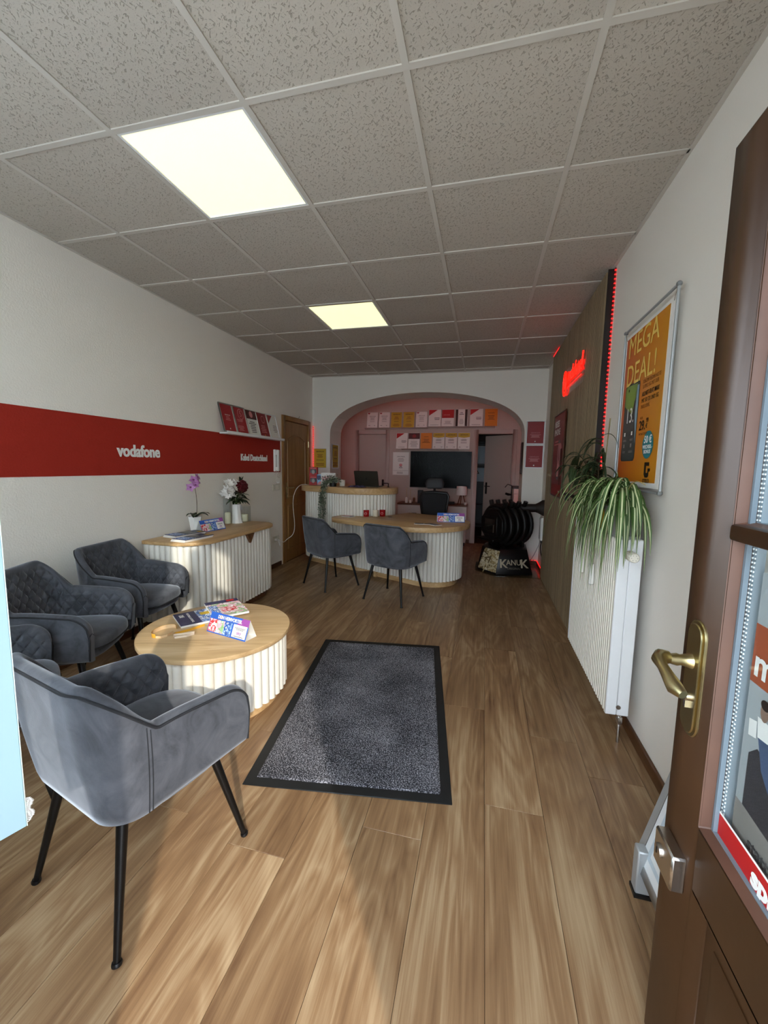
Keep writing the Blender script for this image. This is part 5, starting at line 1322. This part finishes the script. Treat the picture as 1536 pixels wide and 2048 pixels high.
prints(t, frameM((-.004, -.02, .08), (1, 0, 0), (0, 0, 1)), [('rect', -.03, -.075, .062, .15, 'print sky blue'), ('poly', [(-.03, .06), (.02, .06), (.03, .02), (-.01, -.01), (-.03, .01)], 'print navy'), ('poly', [(-.03, -.075), (.032, -.075), (.032, -.02), (-.0, -.03), (-.03, -.06)], 'print pink ink')])
t = thing('counter_sign', 'white folded sign with a pink three letter word on the tall counter', 'sign', on(-.51, .075, .62))
bx('panel', paper, t, -.105, .105, -.004, .0, 0, .18); bx('back_panel', paper, t, -.105, .105, .0, .004, 0, .18); bx('foot', paper, t, -.09, .09, .004, .05, 0, .003)
text('sky', .10, mat('print pink', '#cf6a80', .4), t, frameM((-.025, -.0045, .10), (1, 0, 0), (0, 0, 1)), bold=.001)
t = thing('trailing_plant', 'small grey green trailing plant hanging over the front of the tall counter', 'plant', on(-.275, -.06))
G().lathe([(.045, 0), (.055, .075), (.05, .075), (.047, .05), (.003, .045)], 20).build('pot', blackp, t)
g = G(); g2 = mat('silver green leaf', '#6f7c66', .6, var=(30, .3))
def leaflet(c, r):
    d = Vector((rl.uniform(-1, 1), rl.uniform(-1, .0), rl.uniform(-.4, .8))).normalized(); s = d.cross(Vector((rl.uniform(-1, 1), rl.uniform(-1, 1), 1))).normalized()
    c = Vector(c); g.add([c, c+d*r*.5+s*r*.4, c+d*r, c+d*r*.5-s*r*.4, c+d*r*.5+s.cross(d)*r*.15], [(0, 1, 4), (1, 2, 4), (2, 3, 4), (3, 0, 4)])
for k in range(260): leaflet((rl.gauss(0, .06), rl.gauss(-.02, .05), max(.06, rl.gauss(.085, .03))), rl.uniform(.022, .036))
vines = []
for k in range(13):
    x0 = rl.uniform(-.075, .05); ln = rl.uniform(.12, .43)
    v = bez((x0*.5, -.03, .08), (x0, -.08, .11), (x0-.01, -.165, .03), (x0-.02+.02*rl.uniform(-1, 1), -.165, -.08-.2*ln), 8)+[Vector((x0-.02+.012*math.sin(q*1.3+k), -.167, -.08-.2*ln-(ln*.8)*q/8)) for q in range(1, 9)]
    vines.append(v)
    for p in v[3:]:
        for q in range(4): leaflet(p+Vector((rl.gauss(0, .010), -abs(rl.gauss(0, .006))-.004, rl.gauss(0, .012))), rl.uniform(.018, .030))
fo = g.build('foliage', g2, t); fo['kind'] = 'stuff'
g3 = G()
for v in vines: g3.tube(v, .0012, 4)
g3.build('vines', g2, t)
t = thing('white_candle_jar', 'white candle jar right of the trailing plant on the tall counter', 'candle', on(-.29, .135))
G().lathe([(.036, 0), (.038, .003), (.040, .088), (.037, .088), (.036, .07), (.002, .068)], 28).build('jar', mat('frosted white jar', '#efe9dc', .3), t)
G().tube([(0, 0, .068), (0, 0, .08)], .0012, 5).build('wick', blackm, t)
t = thing('laptop', 'open dark grey laptop on the tall counter, lid toward the room', 'laptop', on(.10, .22, .437))
lpm = mat('space grey metal', '#4c4b46', .38, metal=.7)
G().prism(rrect(-.165, .165, 0, .235, .012, 5), .004, .016).build('keyboard_base', lpm, t, bev=.002)
for sx in (-1, 1):
    for sy in (.02, .21): G().tube([(sx*.14, sy, 0), (sx*.14, sy, .0045)], .008, 8).build('foot', blackp, t)
MLd = Matrix.Translation((0, .004, .014)) @ Matrix.Rotation(math.radians(24), 4, 'X')
lid = G().prism(rrect(-.165, .165, 0, .225, .012, 5), -.003, .003).build('lid', lpm, t, M=MLd @ Matrix.Rotation(PI/2, 4, 'X'), bev=.001)
bx('screen', mat('laptop screen', '#101216', .2), t, -.158, .158, .0032, .0038, .01, .218, M=MLd)
G().tube([(-.15, .004, .015), (.15, .004, .015)], .006, 8).build('hinge', blackp, t)
MAp = MLd @ frameM((0, -.0031, .112), (1, 0, 0), (0, 0, 1))
lg_ = G(); lg_.M = MAp
pts = [(.013*math.cos(a)*(1-.08*math.cos(2*a)), .015*math.sin(a)) for a in [2*PI*k/20 for k in range(20)]]
lg_.prism(pts, 0, .0006); lg_.prism([(0, .017), (.006, .022), (.007, .027), (.001, .022)], 0, .0006)
lg_.build('emblem', mat('dark emblem', '#1b1b1a', .3), t)
t = thing('purple_cloth', 'crumpled purple cloth lying before the laptop on the tall counter', 'cloth', on(.045, .07, .1, HZ+.001))
g = G(); n = 22; vs = []
for j in range(n+1):
    for i in range(n+1):
        u, v = i/n-.5, j/n-.5; e = max(0, 1-(2*abs(u))**4)*max(0, 1-(2*abs(v))**4)
        vs.append((u*.27*(1+.12*math.sin(9*v)), v*.12*(1+.2*math.sin(11*u)), .003+e*(.014+.012*math.sin(21*u+5*v)*math.cos(13*v-4*u)+.006*math.sin(44*u))))
g.add(vs, [(j*(n+1)+i, j*(n+1)+i+1, (j+1)*(n+1)+i+1, (j+1)*(n+1)+i) for j in range(n) for i in range(n)])
g.build('cloth_sheet', mat('purple fabric', '#453f66', .9, var=(30, .5)), t)
bx('cloth_hem', MATS['purple fabric'], t, -.11, .11, -.045, .045, 0, .004)
t = thing('usb_stick', 'small black upright stick at the back of the laptop', 'usb stick', on(.27, .47)); bx('stick', blackp, t, -.006, .006, -.004, .004, 0, .055, bev=.001); bx('stick_base', blackp, t, -.014, .014, -.012, .012, 0, .006)
# on the desk
DZ = .74
t = thing('flyer_stack', 'thin stack of pink flyers at the left end of the reception desk', 'flyers', on(.20, -.255, .12, DZ))
for k in range(4): G().box(-.075+.002*k, .075+.002*k, -.05, .05, .0022*k+.0002, .0022*(k+1)).build('flyer', paper, t, smooth=False)
prints(t, Matrix.Translation((.006, 0, .009)), [('rect', -.07, -.045, .10, .09, 'print pink ink'), ('rect', .035, -.045, .035, .09, 'print ink'), ('lines', -.06, -.02, .08, .05, 3, 'print white')], .0003)
def votive(label, s, t_, m, mark):
    t = thing('candle_holder', label, 'candle', on(s, t_, .5, DZ), 'candle jars on the desk')
    G().lathe([(.034, 0), (.036, .003), (.036, .082), (.032, .082), (.031, .06), (.002, .058)], 28).build('jar', m, t)
    G().tube([(0, 0, .058), (0, 0, .07)], .0012, 5).build('wick', blackm, t)
    if mark:
        ring = []
        g = G()
        for k in range(22):
            a0, a1 = -.25+.5*k/22, 0
        pr = [(.0365*math.sin(q), -.0365*math.cos(q)) for q in (0,)]
        g.tube([(.0365*math.sin(.42*math.cos(a)), -.0368*math.cos(.42*math.cos(a)), .04+.014*math.sin(a)) for a in [2*PI*k/20 for k in range(21)]], .0024, 5)
        g.tube([(.0365*math.sin(.25), -.0365*math.cos(.25), .055), (.0365*math.sin(.1), -.0365*math.cos(.1), .047), (.0365*math.sin(.1), -.0365*math.cos(.1), .04)], .0022, 5)
        g.build('emblem', pinkl, t)
redglass = mat('red candle glass', '#a3141b', .25)
votive('red candle jar with a pale emblem, left of the white one on the desk', .346, -.07, redglass, True)
votive('cream candle jar between the two red ones on the desk', .423, .02, mat('cream jar', '#ece2cc', .35), False)
votive('red candle jar with pale emblem, right of the white one on the desk', .470, .105, redglass, True)
for k, (s, tt, a, lab) in enumerate(((1.24, -.12, .5, 'folded brochure lying on the desk, left of the two'), (1.35, -.08, -.25, 'folded brochure lying on the desk, right of the two'))):
    t = thing('desk_brochure', lab, 'brochure', on(s, tt, a, DZ), 'folded brochures on the desk')
    bx('leaflet', paper, t, -.095, .095, -.05, .05, .0003, .005, bev=.0005)
    prints(t, Matrix.Translation((0, 0, .0051)), [('rect', -.09, -.045, .1, .09, 'print portrait'), ('rect', .015, -.045, .07, .09, 'print light ink'), ('lines', .02, -.03, .06, .06, 4, 'print ink')], .0003)

# ------------------------------------------------------------------ stove display in the right corner
t = thing('hearth_plate', 'clear glass hearth plate on the floor under the stove plinth', 'hearth plate', T(0, 0))
G().prism([(2.62, 5.98), (2.62, 5.50), (2.86, 5.22), (3.44, 5.30), (3.44, 5.98)], .001, .010).build('glass_sheet', clearh, t, bev=.001)
t = thing('stove_plinth', 'black angular display plinth with printed logs and cut out lettering under the stove', 'plinth', T(0, 0))
bot = [(2.64, 5.55), (2.885, 5.285), (3.345, 5.40), (3.36, 5.93), (2.72, 5.93)]; topp = [(2.70, 5.62), (2.915, 5.40), (3.27, 5.49), (3.29, 5.90), (2.76, 5.90)]
z0, z1 = .014, .325; n = 5
G().add([(x, y, z0) for x, y in bot]+[(x, y, z1) for x, y in topp], [tuple(range(n-1, -1, -1)), tuple(range(n, 2*n))]+[(i, (i+1) % n, n+(i+1) % n, n+i) for i in range(n)]).build('body', mat('black lacquer', '#0d0d10', .35), t, bev=.004)
def face(i):
    a = Vector((*bot[i], z0)); b = Vector((*bot[i+1], z0)); c = Vector((*topp[i], z1)); d = Vector((*topp[i+1], z1))
    mid = (a+b)/2; up = (c+d)/2-mid; r = (b-a).normalized(); up = (up-up.dot(r)*r); L_ = up.length; n_ = r.cross(up.normalized())
    return frameM(mid, r, up), (b-a).length, L_
MF, w, L_ = face(0)
prints(t, MF @ Matrix.Translation((0, 0, .001)), [('poly', [(-w*.46, .02), (w*.47, .02), (w*.40, L_*.94), (-w*.36, L_*.94)], 'print logs')], .001)
lc = [mat('split log pale', '#c9bb98', .8), mat('split log tan', '#a88f62', .8), mat('split log bark', '#6d5a3c', .9)]
rg = random.Random(4)
for k in range(26):
    u = rg.uniform(-.36, .36)*w; v = rg.uniform(.1, .82)*L_; a = rg.uniform(-.5, .5)+(PI/2 if rg.random() < .25 else 0)
    if abs(u) > w*(.43-.08*v/L_): continue
    ll = rg.uniform(.03, .06); hh = rg.uniform(.008, .014)
    G().box(-ll, ll, -hh, hh, .001, rg.uniform(.004, .008)).build('log', lc[rg.randrange(3)], t, MF @ Matrix.Translation((u*.8, v, .001)) @ Matrix.Rotation(a, 4, 'Z'), bev=.002)
MF, w, L_ = face(1)
pm = mat('plinth letter', '#a89a84', .5)
text('K', .155, pm, t, MF @ Matrix.Translation((-.135, L_*.42, .0025)), bold=.003, ex=.001); text('K', .155, pm, t, MF @ Matrix.Translation((.135, L_*.42, .0025)), bold=.003, ex=.001); text('ANU', .10, pm, t, MF @ Matrix.Translation((0.0, L_*.47, .0025)), bold=.001, ex=.001, sx=.9)
text('ORIGINAL', .038, mat('plinth small letter', '#6a6258', .5), t, MF @ Matrix.Translation((0, L_*.24, .0025)), ex=.001)
iron = mat('black cast iron', '#0b0a0b', .5, metal=.2, bump=(80, .1))
t = thing('display_stove', 'black barrel shaped tube stove on the plinth in the right corner', 'stove', T(3.015, 5.68, .327, -.90))
SC = .30; SR = .235; sl = .44
G().ring([[(r*math.cos(a), y, SC+r*.98*math.sin(a)) for a in [2*PI*k/36 for k in range(36)]] for y, r in ((-sl/2-.02, SR*.86), (-sl/2, SR), (sl/2, SR), (sl/2+.03, SR*.8))]).build('barrel', iron, t)
for k in range(4):
    y = -sl/2+.05+k*(sl-.10)/3
    for sx in (-1, 1):
        pts = []
        for q in range(17):
            a = math.radians(-100+215*q/16); r = SR+.022
            pts.append((sx*r*math.cos(a), y+sx*.014, SC+r*math.sin(a)))
        e = Vector(pts[-1]); pts.append(e+Vector((-sx*.035, 0, .03))); pts.append(e+Vector((-sx*.055, 0, .085)))
        pts = [(pts[0][0]-sx*.03, pts[0][1], pts[0][2]-.02)]+pts
        G().tube(pts, .030, 12).build('air_tube', iron, t)
fm_ = G().ring([[(r*math.cos(a), y, SC+r*.98*math.sin(a)) for a in [2*PI*k/8+PI/8 for k in range(8)]] for y, r in ((-sl/2-.05, SR*.98), (-sl/2-.02, SR*1.0))]).build('front_plate', iron, t, bev=.004)
dr = G().box(-.135, .135, -sl/2-.075, -sl/2-.05, SC-.13, SC+.12).build('stove_door', iron, t, bev=.006)
bx('door_glass', mat('stove glass', '#23211f', .08), dr, -.10, .10, -sl/2-.0775, -sl/2-.0745, SC-.09, SC+.085)
G().tube([(.13, -sl/2-.08, SC+.02), (.13, -sl/2-.12, SC+.02), (.13, -sl/2-.12, SC-.08)], .008, 8).build('door_latch', chrome, dr)
bx('ash_lip', iron, t, -.17, .17, -sl/2-.15, -sl/2-.02, SC-.20, SC-.17, bev=.004)
for sx in (-1, 1):
    for y in (-.16, .16): bx('leg', iron, t, sx*.13-.02, sx*.13+.02, y-.02, y+.02, 0, SC-.17)
iv = (T(3.015, 5.68, .327, -.90)).inverted()
w_ = lambda *p: iv @ Vector(p)
G().tube([w_(3.08, 5.72, .86), w_(3.2, 5.70, .855), w_(3.385, 5.69, .86)], .056, 20).build('flue_pipe', mat('brown black pipe', '#1c1411', .6), t)
G().tube([w_(3.37, 5.69, .86), w_(3.40, 5.688, .862), w_(3.455, 5.68, .866), w_(RW-.002, 5.68, .866)], [.058, .07, .105, .108], 24).build('flue_collar', MATS['brown black pipe'], t)
# black thermometer stand seen above the stove
t = thing('fire_tool_stand', 'thin black fire tool stand behind the stove', 'fire tools', T(3.10, 6.45, 0))
G().lathe([(.09, 0), (.09, .012), (.012, .02)], 18).build('base', blackm, t); G().tube([(0, 0, .012), (0, 0, 1.12)], .008, 8).build('pole', blackm, t)
G().tube([(0, 0, 1.12), (-.06, 0, 1.14), (-.10, 0, 1.09)], .006, 8).build('hook', blackm, t); G().tube([(0, 0, .98), (-.05, 0, .985), (-.09, 0, 1.0)], [.012, .02, .016], 8).build('tool_head', blackm, t)
# narrow cabinet with black top, lit red from behind
t = thing('corner_cabinet', 'narrow white cabinet with black top at the right side of the rear room', 'cabinet', T(3.17, 6.98, 0))
bx('carcass', mat('cabinet white', '#d8d2cc', .5), t, 0, .30, .02, .38, .04, 1.05, bev=.003); bx('plinth', blackp, t, .01, .29, .03, .37, 0, .04)
bx('cabinet_top', blackp, t, -.02, .31, 0, .39, 1.05, 1.085, bev=.003); bx('door', MATS['cabinet white'], t, .006, .294, .0, .02, .05, .96, bev=.002); bx('drawer', MATS['cabinet white'], t, .006, .294, .0, .02, .97, 1.045, bev=.002)
# cable in the far right corner
t = thing('corner_cable', 'grey cable hanging from the small box in the corner beside the stove', 'cable', T(0, 0))
G().tube(bez((RW-.012, 5.78, .40), (RW-.03, 5.75, .40), (RW-.05, 5.82, .25), (RW-.10, 5.97, .10), 12)+[Vector((RW-.16, 6.0, .07))], .004, 6).build('grey_lead', inkl, t)
G().tube(bez((RW-.012, 5.72, .40), (RW-.05, 5.6, .34), (RW-.03, 5.55, .25), (RW-.02, 5.45, .2), 12), .006, 6).build('black_lead', blackp, t)
t = thing('junction_box', 'small white junction box on the wall strip right of the stove', 'junction box', T(RW, 5.70, .39)); bx('housing', whiteg, t, -.03, -.001, 0, .14, .03, .34, bev=.004); bx('cover', whiteg, t, -.038, -.03, .01, .13, .04, .33, bev=.003); bx('connector', blackp, t, -.025, -.004, .01, .09, .0, .03)
# led lines that light the rear room
led_strip('led_strip', 'red led strip down the wall edge beside the oak door', [(.022, FY-.02, 2.0), (.022, FY-.02, .2)])
# soft red lamps of those strips
def area(name, loc, rot, sx, sy, e, col):
    l = bpy.data.lights.new(name, 'AREA'); l.shape = 'RECTANGLE'; l.size = sx; l.size_y = sy; l.energy = e; l.color = col
    o = bpy.data.objects.new(name, l); COL.objects.link(o); o.location = loc; o.rotation_euler = rot; return o

# lettering becomes plain mesh
bpy.context.view_layer.update()
dg = bpy.context.evaluated_depsgraph_get()
for o in TEXTS:
    me = bpy.data.meshes.new_from_object(o.evaluated_get(dg)); nm = o.name
    par, mb = o.parent, o.matrix_basis.copy(); cu_ = o.data
    bpy.data.objects.remove(o); bpy.data.curves.remove(cu_)
    n_ = bpy.data.objects.new(nm, me); COL.objects.link(n_); n_.parent = par; n_.matrix_basis = mb
